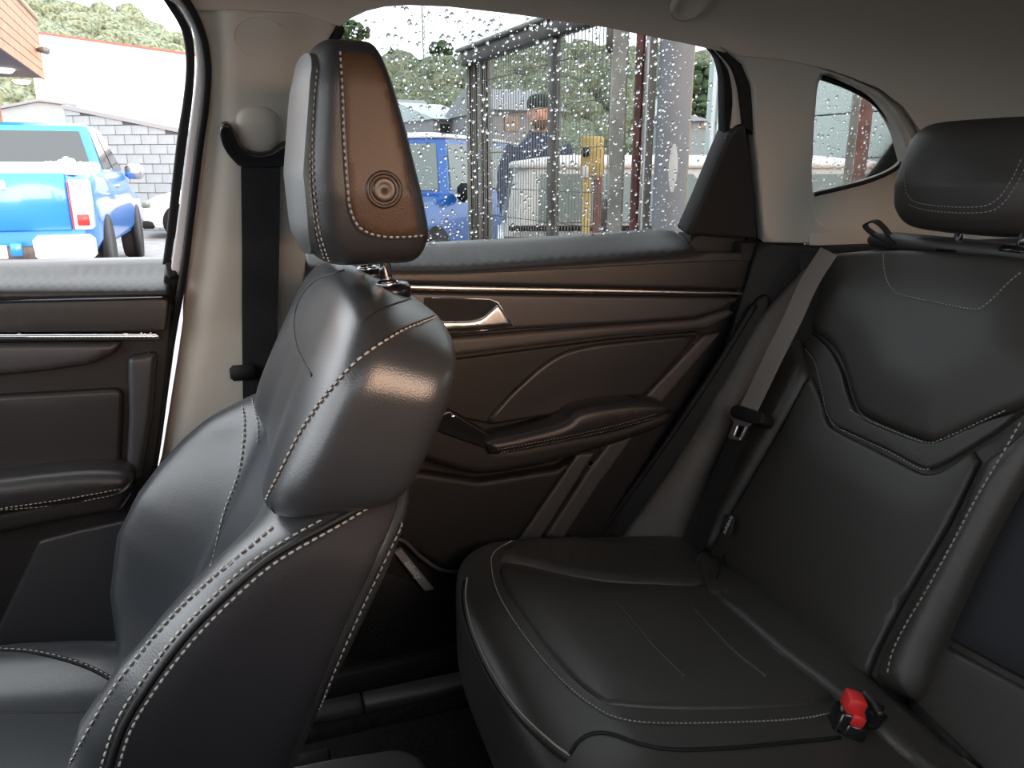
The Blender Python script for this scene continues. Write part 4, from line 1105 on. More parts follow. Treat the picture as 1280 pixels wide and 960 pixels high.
def house(px, py0, py1, w, d, depth, wall, roof, label, yaw=0.0):
    if d >= 60:   # houses on the slope stand where the hillside is seen at that height
        zt = z_at(interp(px, RIDGE)+4, 150)
        d = min((75+k*.75 for k in range(100)), key=lambda q: abs(zt*(((q-75)/75)**1.2)-z_at(py1, q)))
    z1 = z_at(py0, d); z0 = z_at(py1, d); c = polar(px, d, 0)
    W = w*d/996/2; hr_ = z0+(z1-z0)*.5
    X = Matrix.Translation((c.x, c.y, 0)) @ Matrix.Rotation(-az_of(px)+yaw, 4, 'Z')
    t = thing('house', (c.x, c.y, max(0, z0-2)), label, 'house', 'houses on the hillside')
    b = MB(X); b.box((-W, 0, z0-3), (W, depth, hr_)); b.out('wall', wall, t, smooth=False)
    b = MB(X); e = W*.1; b.prism([(-W-e, hr_), (W+e, hr_), (0, z1)], -.3, depth+.3, 'y') if yaw == 0 else b.prism([(-.3, hr_), (depth+.3, hr_), (depth/2, z1)], -W-e, W+e, 'x')
    b.out('roof', roof, t, smooth=False)
    nwin = 2
    for k in range(nwin):
        xw = -W+W*2*(k+.5)/nwin
        b = MB(X); b.box((xw-W*.2, -.05, lerp(z0, hr_, .3)), (xw+W*.2, .05, lerp(z0, hr_, .8))); b.out('window', 'car_glass', t, smooth=False)
    return t
house(524, 78, 88, 22, 70, 4, 'white_wall', 'roof_grey', 'small white house on the hill beyond the off-roader roof', .4)
house(560, 84, 98, 26, 75, 6, 'pale_wall', 'roof_grey', 'grey roofed house on the hill below the rounded tree', .4)
house(570, 122, 178, 60, 30, 6, 'roof_grey', 'roof_pale', 'grey shed with pale sloping roof behind the blue car', .5)
house(520, 118, 180, 70, 38, 6, 'roof_grey', 'roof_grey', 'dark grey shed behind the blue car roof', .3)
house(872, 106, 124, 36, 45, 5, 'white_wall', 'roof_grey', 'white house behind the grey pole', .4)
house(866, 140, 166, 40, 35, 5, 'pale_wall', 'roof_grey', 'lower pale house behind the grey pole', .4)
house(660, 102, 175, 90, 26, 5, 'roof_grey', 'roof_grey', 'grey building with a flat eave behind the person', .4)
# lattice mast
p = polar(534, 95); zt = z_at(8, 95); t = thing('radio_mast', p, 'thin lattice mast standing against the sky', 'mast')
for s in ((-.12, -.12), (.12, -.12), (0, .14)):
    b = MB(); b.tube([p+Vector((s[0], s[1], 0)), p+Vector((s[0], s[1], zt))], .035, 5); b.out('mast_leg', 'steel', t)
b = MB(); z = 0; k = 0; S = ((-.12, -.12), (.12, -.12), (0, .14))
while z < zt-1:
    for q in range(3):
        a, c = S[q], S[(q+1) % 3]; b.tube([p+Vector((a[0], a[1], z)), p+Vector((c[0], c[1], z+.6))], .02, 4)
    z += .6
b.out('bracing', 'steel', t)

# ---- warehouse, sheds and block wall behind the pickup
a, c = polar(60, 48), polar(330, 40)
def slab_between(a, c, z0, z1, z1b, th):
    d = (c-a).normalized(); n = Vector((-d.y, d.x, 0))*th
    V = [Vector((q.x, q.y, z)) for q, z in ((a, z0), (c, z0), (c, z1b), (a, z1))]; V += [v+n for v in V]
    return V, [(0, 1, 2, 3), (7, 6, 5, 4), (0, 4, 5, 1), (1, 5, 6, 2), (2, 6, 7, 3), (3, 7, 4, 0)]
wh = thing('warehouse', a, 'large white warehouse with a red ridge line below the hill', 'warehouse')
b = MB(); b.add(*slab_between(a, c, 0, z_at(64, 48), z_at(86, 40), 9)); b.out('wall', 'white_wall', wh, smooth=False)
zA, zB = z_at(64, 48), z_at(86, 40); V = [Vector((q.x, q.y-.1, z)) for q, z in ((a, zA-.04), (c, zB-.04), (c, zB+.05), (a, zA+.05))]; V += [v+Vector((0, .5, 0)) for v in V]
b = MB(); b.add(V, [(0, 1, 2, 3), (7, 6, 5, 4), (0, 4, 5, 1), (1, 5, 6, 2), (2, 6, 7, 3), (3, 7, 4, 0)]); b.out('ridge_capping', 'red_ridge', wh, smooth=False)
# gabled pale shed
d = 23.0; q = polar(56, d); X = Matrix.Translation((q.x, q.y, 0)) @ Matrix.Rotation(-az_of(56), 4, 'Z'); w = .86
sh = thing('shed', q, 'pale gabled shed behind the blue pickup cab', 'shed')
b = MB(X); zr, ze = z_at(139, d), z_at(146, d); b.prism([(-w*1.0, 0), (w, 0), (w, ze+.07), (.1, zr), (-w, ze-.1)], 0, 2.4, 'y'); b.out('wall', 'pale_wall', sh, smooth=False)
b = MB(X); b.prism([(-w-.05, ze-.1), (.1, zr), (w+.05, ze+.07), (w+.05, ze+.12), (.1, zr+.06), (-w-.05, ze-.04)], -.08, 2.5, 'y'); b.out('roof', 'roof_grey', sh, smooth=False)
# block wall, every block its own piece
bw = thing('block_wall', polar(160, 21), 'pale painted concrete block wall with a sloping grey coping', 'wall')
a, c = polar(91, 21.5), polar(262, 19.5); dvec = (c-a); LEN = dvec.length; dn = dvec.normalized(); nn = Vector((-dn.y, dn.x, 0))
za, zc = z_at(143, 21.5), z_at(172, 19.5)
b = MB(); b.add(*slab_between(a+nn*.02, c+nn*.02, 0, za-.05, zc-.05, .14)); b.out('mortar_core', 'mortar', bw, smooth=False)
bl = None; BL, BH = .42, .215; r_ = 0; z = 0.0
while z < max(za, zc):
    x = -(BL/2 if r_ % 2 else 0)
    while x < LEN:
        x0, x1 = max(0, x), min(LEN, x+BL)
        top = lerp(za, zc, ((x0+x1)/2)/LEN)
        if x1-x0 > .1 and z+BH < top+.05:
            full = abs((x1-x0)-BL) < 1e-4
            P = a+dn*x0+Vector((0, 0, z))+nn*random.uniform(-.006, .004)
            R = Matrix.Rotation(math.atan2(dn.y, dn.x), 4, 'Z')
            if full and bl is not None:
                o = bl.copy(); COL.objects.link(o); o.location = P-ORG[bw.name]; o.parent = bw
            else:
                bb = MB(R); bb.box((.006, -.012, .006), (x1-x0-.006, .10, BH-.006), .008)
                o = bb.out('block', 'block', None, origin=(0, 0, 0), smooth=False); o.parent = bw; o.location = P-ORG[bw.name]
                if full: bl = o
        x += BL
    z += BH; r_ += 1
b = MB(); b.add(*slab_between(a-nn*.05, c-nn*.05, max(za, zc)-3, za+.05, zc+.05, .24))
V = [Vector((q.x, q.y, zz)) for q, zz in ((a-nn*.05, za-.06), (c-nn*.05, zc-.06), (c-nn*.05, zc+.03), (a-nn*.05, za+.03))]; V += [v+nn*.24 for v in V]
b = MB(); b.add(V, [(0, 1, 2, 3), (7, 6, 5, 4), (0, 4, 5, 1), (1, 5, 6, 2), (2, 6, 7, 3), (3, 7, 4, 0)]); b.out('coping', 'roof_grey', bw, smooth=False)

# ---- timber-clad awning
tc_ = thing('timber_awning', polar(18, 12.2), 'orange timber clad shop awning with two round downlights', 'awning')
n0 = polar(17.5, 12.2); zs = z_at(78, 12.2); zt_ = z_at(-14, 12.2)
axd = Vector((sin(az_of(219)), cos(az_of(219)), 0)); lft = Vector((-axd.y, axd.x, 0))
far = n0+axd*4.4; HT = zt_-zs; NPL = 7
for k in range(NPL):
    z0, z1 = zs+HT*k/NPL, zs+HT*(k+1)/NPL-.012
    def pl(p, q, nv):
        V = [p+Vector((0, 0, z0-p.z)), q+Vector((0, 0, z0-q.z)), q+Vector((0, 0, z1-q.z)), p+Vector((0, 0, z1-p.z))]
        V += [v-nv*.03 for v in V]
        b = MB(); b.add(V, [(0, 1, 2, 3), (7, 6, 5, 4), (0, 4, 5, 1), (1, 5, 6, 2), (2, 6, 7, 3), (3, 7, 4, 0)]); return b.out('plank', 'timber', tc_, smooth=False)
    pl(n0, far, -lft); pl(n0+lft*5, n0, -axd)
core = [n0+lft*.03+axd*.03, n0+lft*5+axd*.03, far+lft*5, far+lft*.03]
V = [Vector((p.x, p.y, zs+.02)) for p in core]+[Vector((p.x, p.y, zt_)) for p in core]
b = MB(); b.add(V, [(0, 3, 2, 1), (4, 5, 6, 7), (0, 1, 5, 4), (1, 2, 6, 5), (2, 3, 7, 6), (3, 0, 4, 7)]); b.out('soffit', 'soffit', tc_, smooth=False)
b = MB(); b.tube([n0+Vector((0, 0, zs-n0.z-.05)), n0+Vector((0, 0, zt_-n0.z))], .05, 6); b.out('corner_trim', 'timber_edge', tc_)
b = MB(); b.tube([n0+Vector((0, 0, zt_)), far+Vector((0, 0, zt_))], .05, 6); b.out('top_trim', 'timber_edge', tc_)
for px, py in ((5, 87), (27, 101)):
    p = atZ(px, py, zs+.01); b = MB(); b.lathe([(.0, -.05), (.10, -.045), (.13, -.02), (.15, .0)], p, (0, 0, 1), 16); b.out('downlight', 'lamp_glow', tc_)
p = far+Vector((.06, -.6, (z_at(82, 15.8))-far.z)); b = MB(); b.tube([p, p+Vector((.10, -.05, .0)), p+Vector((.16, -.10, -.02))], [.03, .06, .06], 10); b.out('security_camera', 'steel', tc_)
pw = polar(-14, 16.0); b = MB(Matrix.Translation((pw.x, pw.y, 0)) @ Matrix.Rotation(-az_of(0), 4, 'Z')); b.box((-.9, 0, 0), (.32, .5, zs)); b.out('shop_wall', 'timber', tc_, smooth=False)

# ---- vehicles
def vehicle(name, label, cat, X, L, W, top, zb, cab, paint, wheels, glass='car_glass', roofm=None, wr=.34, group=None, extra=None):
    """local x forward from the tail, y left, z up. top: table of body-top height; cab: (xb0, xb1, xr0, xr1, zbelt, zroof)"""
    org = X @ Vector((L/2, 0, 0)); t = thing(name, org, label, cat, group)
    b = MB(X); st = [0, .03, .10, .25]+[L*k/16 for k in range(2, 15)]+[L-.25, L-.10, L-.03, L]; ring = None; V = []
    for x in st:
        e = min(x, L-x); k = 1-.10*(1-ss(0, .28, e)); z1 = interp(x, top)-.05*(1-ss(0, .10, e)); z0 = zb+.06*(1-ss(0, .2, e)); h = W/2*k
        half = [(0, z0), (h*.92, z0), (h*.99, z0+.12), (h, lerp(z0, z1, .55)), (h*.985, z1-.10), (h*.95, z1-.025), (h*.86, z1), (0, z1+.012)]
        V += [(x, y, z) for y, z in half]+[(x, -y, z) for y, z in half[-2:0:-1]]
    m = 14
    F = [(i*m+j, i*m+(j+1) % m, (i+1)*m+(j+1) % m, (i+1)*m+j) for i in range(len(st)-1) for j in range(m)]
    F += [tuple(range(m)), tuple(range((len(st)-1)*m, len(st)*m))]
    b.add(V, F); body = b.out('body', paint, t, ang=40)
    if cab:
        xb0, xb1, xr0, xr1, zbt, zr = cab; hb, ht = W/2*.93, W/2*.76
        def ringp(x0, x1, h, z, r):
            return [(x0+r, h, z), (x1-r, h, z), (x1, h-r, z), (x1, -h+r, z), (x1-r, -h, z), (x0+r, -h, z), (x0, -h+r, z), (x0, h-r, z)]
        R = ringp(xb0, xb1, hb, zbt-.06, .05)+ringp(xr0, xr1, ht, zr-.04, .08)+ringp(xr0+.06, xr1-.06, ht-.06, zr-.005, .08)+ringp(xr0+.3, xr1-.3, ht-.3, zr+.008, .08)
        F = [(k*8+j, k*8+(j+1) % 8, k*8+8+(j+1) % 8, k*8+8+j) for k in range(3) for j in range(8)]+[tuple(range(24, 32))]
        b = MB(X); b.add(R, F); b.out('cabin', paint, t, ang=35)
        def pane(nm, q, ins=(.08, .08, .10, .10)):
            q = [Vector(v) for v in q]
            def bl_(u, v): return q[0].lerp(q[1], u).lerp(q[3].lerp(q[2], u), v)
            c = [bl_(ins[0], ins[2]), bl_(1-ins[1], ins[2]), bl_(1-ins[1], 1-ins[3]), bl_(ins[0], 1-ins[3])]
            n = (c[1]-c[0]).cross(c[3]-c[0]).normalized()
            ce = sum(c, Vector())/4
            if n.dot(ce-Vector(((xb0+xb1)/2, 0, zbt))) < 0: n = -n
            b = MB(X); Vv = [v+n*.006 for v in c]+[v-n*.02 for v in c]
            b.add(Vv, [(0, 1, 2, 3), (7, 6, 5, 4), (0, 4, 5, 1), (1, 5, 6, 2), (2, 6, 7, 3), (3, 7, 4, 0)]); return b.out(nm, glass, t, smooth=False)
        pane('rear_window', [(xb0, -hb, zbt), (xb0, hb, zbt), (xr0, ht, zr-.05), (xr0, -ht, zr-.05)], (.07, .07, .06, .10))
        pane('windscreen', [(xb1, -hb, zbt), (xb1, hb, zbt), (xr1, ht, zr-.05), (xr1, -ht, zr-.05)], (.07, .07, .06, .10))
        xm, xmr = (xb0+xb1)/2-.05, (xr0+xr1)/2-.02
        for s in (1, -1):
            pane('side_window', [(xb0, s*hb, zbt), (xm, s*hb, zbt), (xmr, s*ht, zr-.05), (xr0, s*ht, zr-.05)], (.14, .05, .06, .10))
            pane('side_window', [(xm, s*hb, zbt), (xb1, s*hb, zbt), (xr1, s*ht, zr-.05), (xmr, s*ht, zr-.05)], (.05, .10, .06, .10))
            mx = xb1-.20; b = MB(X); b.box((mx-.06, s*(hb+.17)-.13, zbt-.10), (mx+.05, s*(hb+.17)+.13, zbt+.12), .05); b.out('door_mirror', M['black'] if extra != 'chrome' else M['satin'], t)
            b = MB(X); b.box((xm-.35, s*(W/2)-.02, zbt-.20), (xm-.18, s*(W/2)+.02, zbt-.16), .01); b.out('door_handle', 'satin', t)
        if roofm:
            b = MB(X); R = ringp(xr0-.03, xr1+.03, ht+.02, zr-.045, .08)+ringp(xr0-.02, xr1+.02, ht+.015, zr-.01, .08)+ringp(xr0+.25, xr1-.25, ht-.25, zr+.03, .08)
            b.add(R, [(k*8+j, k*8+(j+1) % 8, k*8+8+(j+1) % 8, k*8+8+j) for k in range(2) for j in range(8)]+[tuple(range(16, 24)), tuple(range(7, -1, -1))]); b.out('roof', roofm, t)
    for xw in wheels:
        for s in (1, -1):
            c = Vector((xw, s*(W/2-.135), wr)); ax = Vector((0, s, 0))
            b = MB(X); b.lathe([(wr*1.2, .085), (wr*1.2, .138), (0, .138)], c, ax, 24); b.out('wheel_arch', 'black', t)
            b = MB(X); b.lathe([(wr*.62, -.1), (wr*.95, -.1), (wr, -.06), (wr, .10), (wr*.95, .128), (wr*.66, .128)], c, ax, 24); wh_ = b.out('wheel', 'tyre', t)
            b = MB(X); b.lathe([(wr*.66, .10), (wr*.64, .134), (wr*.5, .122), (wr*.2, .13), (0, .132)], c, ax, 20); b.out('rim', 'alloy', wh_)
    return t
def fbox(t, name, X, lo, hi, m, bev=.02):
    b = MB(X); b.box(lo, hi, bev); return b.out(name, m, t)
def place(x, y, rot): return Matrix.Translation((x, y, 0)) @ Matrix.Rotation(rot, 4, 'Z')

# blue pickup, tail towards us
PY = 9.07; Xp = place(-2.47, PY, radians(90.5))
ztg = z_at(213, PY+.53); 
pk = vehicle('pickup_truck', 'bright blue pickup truck parked with its tailgate towards the open window', 'pickup truck', Xp, 5.25, 1.86,
             [(0, ztg), (1.75, ztg+.01), (1.8, ztg), (3.6, ztg), (3.9, 1.10), (5.0, 1.0), (5.25, .85)], .45, (1.68, 3.75, 1.92, 3.1, ztg-.02, z_at(160, PY+2.4)), 'blue', (1.05, 4.25), wr=.38, extra='chrome')
fbox(pk, 'tailgate', Xp, (-.03, -.72, .71), (.05, .72, ztg-.02), 'blue', .02)
fbox(pk, 'tailgate_cap', Xp, (-.02, -.90, ztg-.05), (.10, .90, ztg+.03), 'white_paint', .02)
fbox(pk, 'tailgate_handle', Xp, (-.05, -.16, ztg-.20), (.0, .30, ztg-.10), 'white_paint', .01)
fbox(pk, 'sports_bar', Xp, (1.45, -.86, ztg-.02), (1.58, .86, ztg+.10), 'white_paint', .03)
for s in (1, -1):
    tl = fbox(pk, 'tail_lamp', Xp, (-.035, min(s*.73, s*.925), .72), (.20, max(s*.73, s*.925), ztg-.10), 'lamp_clear', .02)
    fbox(tl, 'brake_lens', Xp, (-.045, min(s*.78, s*.90), .76), (.0, max(s*.78, s*.90), .88), 'lamp_red', .01)
    fbox(tl, 'red_edge', Xp, (-.042, min(s*.73, s*.745), .72), (.0, max(s*.73, s*.745), ztg-.12), 'lamp_red', .004)
    fbox(pk, 'bumper_end', Xp, (-.16, min(s*.34, s*.93), .40), (.06, max(s*.34, s*.93), .67), 'white_paint', .05)
fbox(pk, 'bumper_step', Xp, (-.12, -.36, .38), (.04, .36, .56), 'steel_dark', .02)
fbox(pk, 'number_plate', Xp, (-.14, -.10, .44), (-.12, .34, .58), 'plate', .004)
fbox(pk, 'step_pad', Xp, (-.15, -.24, .46), (-.12, -.13, .60), 'blue', .01)
b = MB(Xp)
for k, (yy, zz, r) in enumerate([(-.52, .10, .05), (-.46, .12, .05), (-.40, .09, .045), (-.34, .08, .03), (-.29, .085, .03), (-.24, .08, .03), (-.62, .07, .04)]):
    zq = ztg+zz; xq = lerp(1.68, 1.92, zz/.5)-.03
    b.lathe([(r, -.01), (r, .012), (r*.6, .016)], (xq+.01, yy*1.0, zq), (-1, 0, .3), 9)
b.out('window_decal', 'plate', pk)

# white hatchback by the block wall, nose towards the pickup
q = polar(177, 18.5); Xw = place(q.x+3.9, q.y, radians(180))
wc = vehicle('hatchback', 'white hatchback by the block wall, its nose towards the pickup', 'car', Xw, 3.9, 1.65, [(0, .95), (2.6, .98), (3.0, .98), (3.6, .86), (3.9, .70)], .22,
             (.1, 3.0, .45, 2.2, .96, 1.46), 'white_paint', (.65, 3.15), wr=.32)
for s in (1, -1): fbox(wc, 'headlamp', Xw, (3.72, min(s*.5, s*.80), .62), (3.90, max(s*.5, s*.80), .76), 'car_glass2', .03)
fbox(wc, 'lower_bumper', Xw, (3.70, -.78, .20), (3.93, .78, .36), 'black', .03)

# blue off-roader with a white roof behind the gate
q = polar(560, 9.2); Xb = place(q.x, q.y, 0)
hd = radians(-100)-az_of(560)*0
rotb = math.atan2(-1, -.10); ROT = Matrix.Rotation(radians(-118), 4, 'Z')
# the front left corner stands at q
L_, W_ = 3.5, 1.6
Xb = Matrix.Translation((q.x, q.y, 0)) @ Matrix.Rotation(radians(-130), 4, 'Z') @ Matrix.Translation((-2.45, -W_/2*.93, 0))
zrf = z_at(168, 9.6)
bc = vehicle('off_roader', 'boxy blue off-roader with a white roof behind the gate', 'car', Xb, L_, W_, [(0, 1.05), (2.4, 1.10), (2.5, 1.06), (3.4, 1.02), (3.5, .95)], .30,
             (.05, 2.5, .12, 2.3, 1.08, zrf), 'blue2', (.6, 2.9), glass='car_glass2', roofm='white_paint', wr=.34)
for s in (1, -1):
    b = MB(Xb); b.lathe([(.0, .0), (.10, .0), (.10, .03), (.06, .05), (0, .055)], Vector((3.48, s*.55, .80)), (1, 0, 0), 16); b.out('headlamp', 'lamp_clear', bc)
fbox(bc, 'bumper', Xb, (3.46, -.78, .36), (3.62, .78, .58), 'black', .04)
fbox(bc, 'grille', Xb, (3.48, -.42, .70), (3.53, .42, .90), 'black', .02)

# silver hatchback side-on behind the gate
Xs = place(1.23+3.6, 3.35+.72, radians(180))
qs = polar(622, 4.35); Xs = Matrix.Translation((qs.x, qs.y, 0)) @ Matrix.Rotation(-az_of(622), 4, 'Z') @ Matrix.Translation((0, .72, 0))
zr_ = z_at(204, 4.5)
sc_ = vehicle('silver_hatchback', 'silver hatchback standing side-on just beyond the gate', 'car', Xs, 3.7, 1.44, [(0, 1.0), (2.5, 1.02), (2.9, .98), (3.5, .84), (3.7, .7)], .22,
              (.03, 3.0, .10, 2.2, 1.03, zr_+.02), 'silver', (.6, 3.0), glass='car_glass2', roofm='white_paint', wr=.31)
fbox(sc_, 'window_sill', Xs, (.06, -.75, 1.005), (2.9, -.70, 1.035), 'black', .006)

# ---- steel gate, posts, meter box, pole and green wall
gt = thing('mesh_gate', (1.22, 3.80, 0), 'dark steel framed gate filled with fine vertical wire mesh', 'gate')
gA, gD = polar(584, 4.5), polar(765, 3.15); gz = z_at(66, 4.5); gd = (gD-gA); gl = gd.length; gdn = gd.normalized(); gn_ = Vector((-gdn.y, gdn.x, 0))
Xg = Matrix.Translation((gA.x, gA.y, 0)) @ Matrix.Rotation(math.atan2(gdn.y, gdn.x), 4, 'Z')
fbox(gt, 'top_rail', Xg, (0, -.03, gz-.07), (gl, .03, gz), 'steel_dark', .006)
fbox(gt, 'cover_flashing', Xg, (-.03, -.05, gz), (gl, .05, gz+.018), 'steel', .004)
fbox(gt, 'bottom_rail', Xg, (0, -.025, .12), (gl, .025, .17), 'steel_dark', .006)
tm = min((k/200 for k in range(200)), key=lambda k: abs(math.atan2((gA+gd*k).x-CAM.x, (gA+gd*k).y-CAM.y)-az_of(691)))*gl
fbox(gt, 'mid_post', Xg, (tm-.022, -.022, .14), (tm+.022, .022, gz-.05), 'steel_dark', .005)
# bundle of bars at the free end
X_end = Matrix.Translation((gA.x, gA.y, 0)) @ Matrix.Rotation(-az_of(598), 4, 'Z')
b = MB(X_end); b.box((.004, .012, .05), (.138, .030, gz-.02), .003); b.out('end_plate', 'steel_dark', gt)
for k in range(5):
    b = MB(X_end); x = .0+k*.030; b.box((x, -.012+.01*(k % 2), .05), (x+.020, .02, gz-.01), .004); b.out('end_bar', 'steel' if k % 2 == 0 else 'steel_dark', gt)
b = MB(Xg); n = int(gl/.028)
for k in range(n): b.tube([(.02+k*.028, 0, .15), (.02+k*.028, 0, gz-.05)], .0020, 4)
for zz in (.45, .72, .98, 1.10, 1.24, 1.42, 1.60, 1.78): b.tube([(0, .004, zz), (gl, .004, zz)], .0022, 4)
b.out('wire_mesh', 'wire', gt, kind='stuff')
def post(name, px, d, wpx, m, label, cat='post', round_=False, z1=3.2, px2=None):
    p = polar(px, d); w = wpx*d/1000/2; X = Matrix.Translation((p.x, p.y, 0)) @ Matrix.Rotation(-az_of(px), 4, 'Z')
    t = thing(name, p, label, cat)
    b = MB(X)
    if round_: b.lathe([(w, 0), (w, z1)], (0, 0, 0), (0, 0, 1), 28)
    else: b.box((-w, -w, 0), (w, w, z1), .006)
    b.out('shaft', m, t, ang=40)
    b = MB(X)
    if round_: b.lathe([(w*1.06, 0), (w*1.06, .02), (w*1.01, .05)], (0, 0, 0), (0, 0, 1), 24)
    else: b.box((-w*1.15, -w*1.15, 0), (w*1.15, w*1.15, .012), .003)
    b.out('base_plate', m, t); return t, X, w
t, X, w = post('gate_post', 770, 3.10, 20, 'steel', 'square grey-green steel post that carries the gate')
for z in (.4, 1.1, 1.75): fbox(t, 'hinge', X, (-w*1.7, -.03, z), (-w*.9, .03, z+.12), 'steel_dark', .006)
t, X, w = post('channel_post', 794, 3.2, 10, 'rust', 'slim rust-red steel post next to the gate post')
fbox(t, 'flange', X, (w, -w*1.4, 0), (w*1.3, w*1.4, 3.2), 'rust', .002)
post('conduit', 804, 3.2, 5, 'white_wall', 'thin white conduit between the red post and grey pole', 'conduit')
t, X, w = post('rail_post', 810, 2.9, 9, 'steel_dark', 'dark narrow steel post touching the grey pole')
fbox(t, 'stop_lug', X, (-w*1.2, -w*1.6, 1.0), (w*1.2, -w, 1.08), 'rust', .002)
t, X, w = post('grey_pole', 838, 3.05, 40, 'pole', 'thick round grey pole with a pale worn patch', round_=True)
b = MB(X)
P = []
for i in range(9):
    for k in range(7):
        th = -pi/2+.25+(-.28+.56*k/6)*1.0; zz = 1.25+.17*i/8; e = 1-abs(2*i/8-1)**2*.7; th = -pi/2+.15+(th+pi/2-.25)*e
        P.append((w*1.006*cos(th), w*1.006*sin(th), zz))
b.add(P, [(i*7+k, i*7+k+1, i*7+8+k, i*7+7+k) for i in range(8) for k in range(6)]); b.out('pale_patch', 'silver', t)  # lighter patch on the pole's front
t, X, w = post('ochre_strip', 858, 3.3, 4, 'timber_edge', 'thin ochre steel strip behind the grey pole', 'strip')
# yellow meter box on a stand
p = polar(741, 3.75); X = Matrix.Translation((p.x, p.y, 0)) @ Matrix.Rotation(-az_of(741), 4, 'Z')
yb = thing('meter_box', p, 'faded yellow box with a dark oval dial on an orange stand beside the gate', 'meter box')
z1, z0 = z_at(171, 3.75), z_at(222, 3.75)
fbox(yb, 'box_body', X, (-.058, -.05, z0), (.050, .06, z1), 'yellow', .012)
b = MB(X); b.lathe([(.022, 0), (.022, .006), (.014, .010), (0, .010)], Vector((-.034, -.05, lerp(z0, z1, .62))), (0, -1, 0), 16); b.out('dial', 'black_gloss', yb)
fbox(yb, 'paper_label', X, (-.052, -.054, z0+.0), (-.016, -.048, z0+.05), 'plate', .001)
fbox(yb, 'stand', X, (.005, -.03, 0), (.045, .03, z0+.02), 'rust', .004)
fbox(yb, 'front_post', X, (-.045, -.03, 0), (-.008, .02, z0+.02), 'yellow', .004)
# pale green clad wall on the right
pa, pb = polar(878, 8.5), polar(1130, 7.0); dv = (pb-pa); ln_ = dv.length
X = Matrix.Translation((pa.x, pa.y, 0)) @ Matrix.Rotation(math.atan2(dv.y, dv.x), 4, 'Z')
gw = thing('clad_wall', (pa.x, pa.y, 0), 'pale green clad building corner with horizontal joints', 'building')
nb_ = 9
for k in range(nb_):
    b = MB(X); b.box((0, 0, k*.36), (ln_, 2.5, k*.36+.35), .006); b.out('panel', 'pale_green', gw, smooth=False)
for xk in (.10, .19, .55): fbox(gw, 'corner_batten', X, (xk, -.03, 0), (xk+.05, .0, nb_*.36), 'white_wall', .004)
# things seen in the quarter window
post('brown_post', 1074, 4.4, 14, 'rust', 'dark reddish post seen in the quarter window')
post('green_post', 1060, 4.62, 9, 'steel', 'grey-green post paired with the red post in the quarter window')
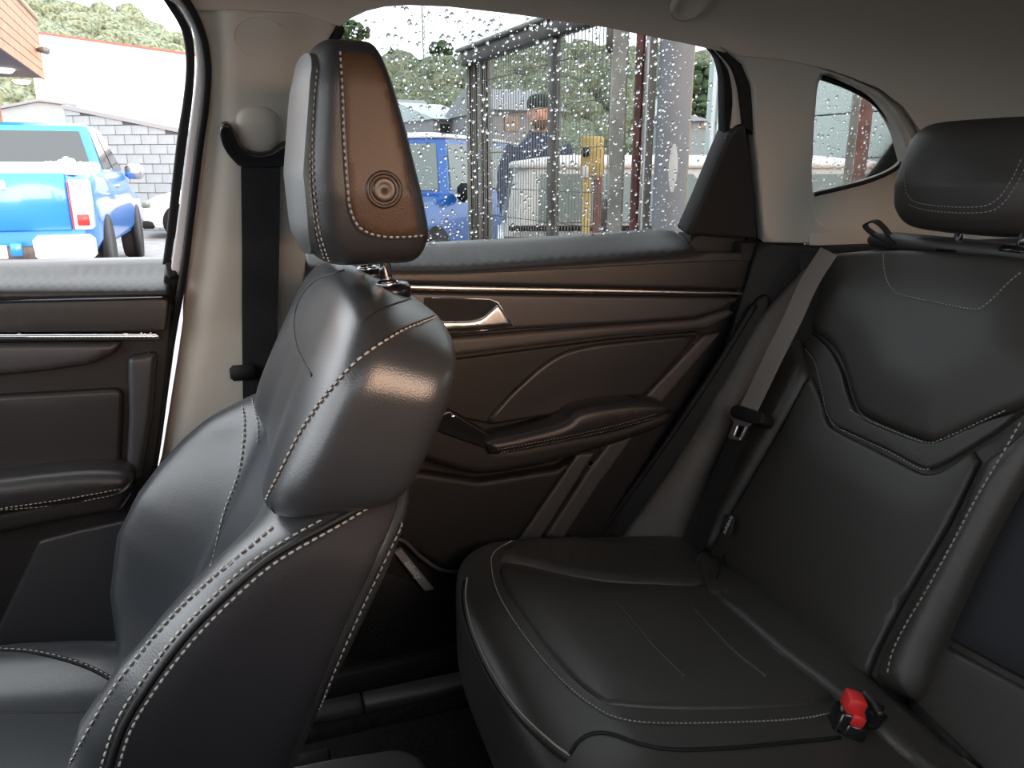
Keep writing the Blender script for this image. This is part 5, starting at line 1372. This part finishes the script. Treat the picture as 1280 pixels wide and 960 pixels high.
# ================================================================== person beyond the gate
p0 = polar(673, 6.3); HSC = (z_at(118, 6.3))/1.80
pe = thing('person', p0, 'bearded person in a navy jacket and dark beanie behind the silver car', 'person')
Xh = Matrix.Translation(p0) @ Matrix.Rotation(pi-az_of(673)+radians(8), 4, 'Z') @ Matrix.Scale(HSC, 4)   # local +y is where the person faces
def body_union(m):
    b = MB(Xh)
    def seg(pts, rs, n=12): b.tube(pts, rs, n)
    for s in (-1, 1):
        seg([(s*.09, 0, .90), (s*.10, .01, .70), (s*.105, .015, .50), (s*.105, 0, .28), (s*.105, -.01, .08)], [.095, .085, .062, .055, .042])
        V, F = softbox_mesh(lambda a, c, e: (s*.11+a*.045, .05+c*.13, .045+e*.045), 3, 6); b.add(V, F)
        seg([(s*.17, 0, 1.42), (s*.225, -.01, 1.28), (s*.25, .0, 1.12), (s*.24, .08, .98), (s*.22, .15, .90)], [.062, .055, .047, .040, .032])
        V, F = softbox_mesh(lambda a, c, e: (s*.215+a*.022, .19+c*.05, .87+e*.045), 3, 6); b.add(V, F)
        for k in range(4): seg([(s*(.205+.012*k), .21, .86+.012*k), (s*(.205+.012*k), .26, .835+.012*k), (s*(.20+.012*k), .27, .80+.012*k)], [.010, .009, .007], 6)
        seg([(s*.20, .18, .89), (s*.175, .215, .875), (s*.17, .24, .855)], [.012, .010, .008], 6)
    V, F = softbox_mesh(lambda a, c, e: (a*lerp(.155, .205, (e+1)/2)*(1-.25*ss(.6, 1, e)), c*lerp(.105, .115, (e+1)/2), lerp(.86, 1.50, (e+1)/2)), 3.2, 12); b.add(V, F)
    seg([(0, -.01, 1.44), (0, .0, 1.52), (0, .01, 1.58)], [.062, .056, .055])
    def head(a, c, e):
        z = 1.665+e*.125; y = c*.098; x = a*.078
        x *= 1-.22*ss(.1, -1, e)*1 if False else 1-.24*ss(0, 1, -e)
        if c > 0: y += .010*ss(.2, 1, -e)
        return (x, .015+y, z)
    V, F = softbox_mesh(head, 2.4, 14); b.add(V, F)
    V, F = softbox_mesh(lambda a, c, e: (a*.014*(1.2-.5*e), .112+c*.016-.012*e, 1.655+e*.026), 2.5, 5); b.add(V, F)
    for s in (-1, 1):
        V, F = softbox_mesh(lambda a, c, e: (s*.080+a*.010, .0+c*.018, 1.66+e*.032), 2.5, 5); b.add(V, F)
        V, F = softbox_mesh(lambda a, c, e: (s*.03+a*.022, .100+c*.008, 1.692+e*.007), 2.5, 4); b.add(V, F)
    V, F = softbox_mesh(lambda a, c, e: (a*.024, .100+c*.010, 1.612+e*.007), 2.5, 5); b.add(V, F)
    return b.out('body', m, pe)
bd = body_union('skin')
md = bd.modifiers.new('one_skin', 'REMESH'); md.mode = 'VOXEL'; md.voxel_size = .010; md.use_smooth_shade = True
md = bd.modifiers.new('soft', 'SMOOTH'); md.iterations = 3
for s in (-1, 1):
    b = MB(Xh); V, F = softbox_mesh(lambda a, c, e: (s*.031+a*.011, .104+c*.006, 1.676+e*.006), 2.2, 5); b.add(V, F); b.out('eye', 'hair', bd)
b = MB(Xh)
V, F = softbox_mesh(lambda a, c, e: (a*lerp(.175, .225, (e+1)/2)*(1-.35*ss(.5, 1, e)), c*lerp(.125, .135, (e+1)/2), lerp(.80, 1.53, (e+1)/2)), 3.2, 14); b.add(V, F)
for s in (-1, 1): b.tube([(s*.16, 0, 1.43), (s*.228, -.01, 1.28), (s*.255, 0, 1.12), (s*.243, .08, .98), (s*.228, .12, .93)], [.085, .075, .065, .056, .05], 12)
b.tube([(0, -.01, 1.48), (0, 0, 1.545)], [.10, .075], 14, cap=False)
b.out('jacket', 'navy', pe)
b = MB(Xh)
for s in (-1, 1): b.tube([(s*.085, 0, .92), (s*.10, .01, .70), (s*.105, .015, .50), (s*.105, 0, .28), (s*.105, -.01, .07)], [.115, .10, .08, .075, .07], 12)
b.out('trousers', 'jeans', pe)
b = MB(Xh); V, F = softbox_mesh(lambda a, c, e: (a*.088, .010+c*.108, 1.735+e*.068-(.0 if e > 0 else .0)), 2.6, 10); b.add(V, F); b.out('beanie', 'hair', pe)
b = MB(Xh); V, F = softbox_mesh(lambda a, c, e: (a*.062*(1-.2*(e < 0)), .072+c*.045, 1.590+e*.040), 2.6, 8); b.add(V, F); b.out('beard', 'beard', pe)
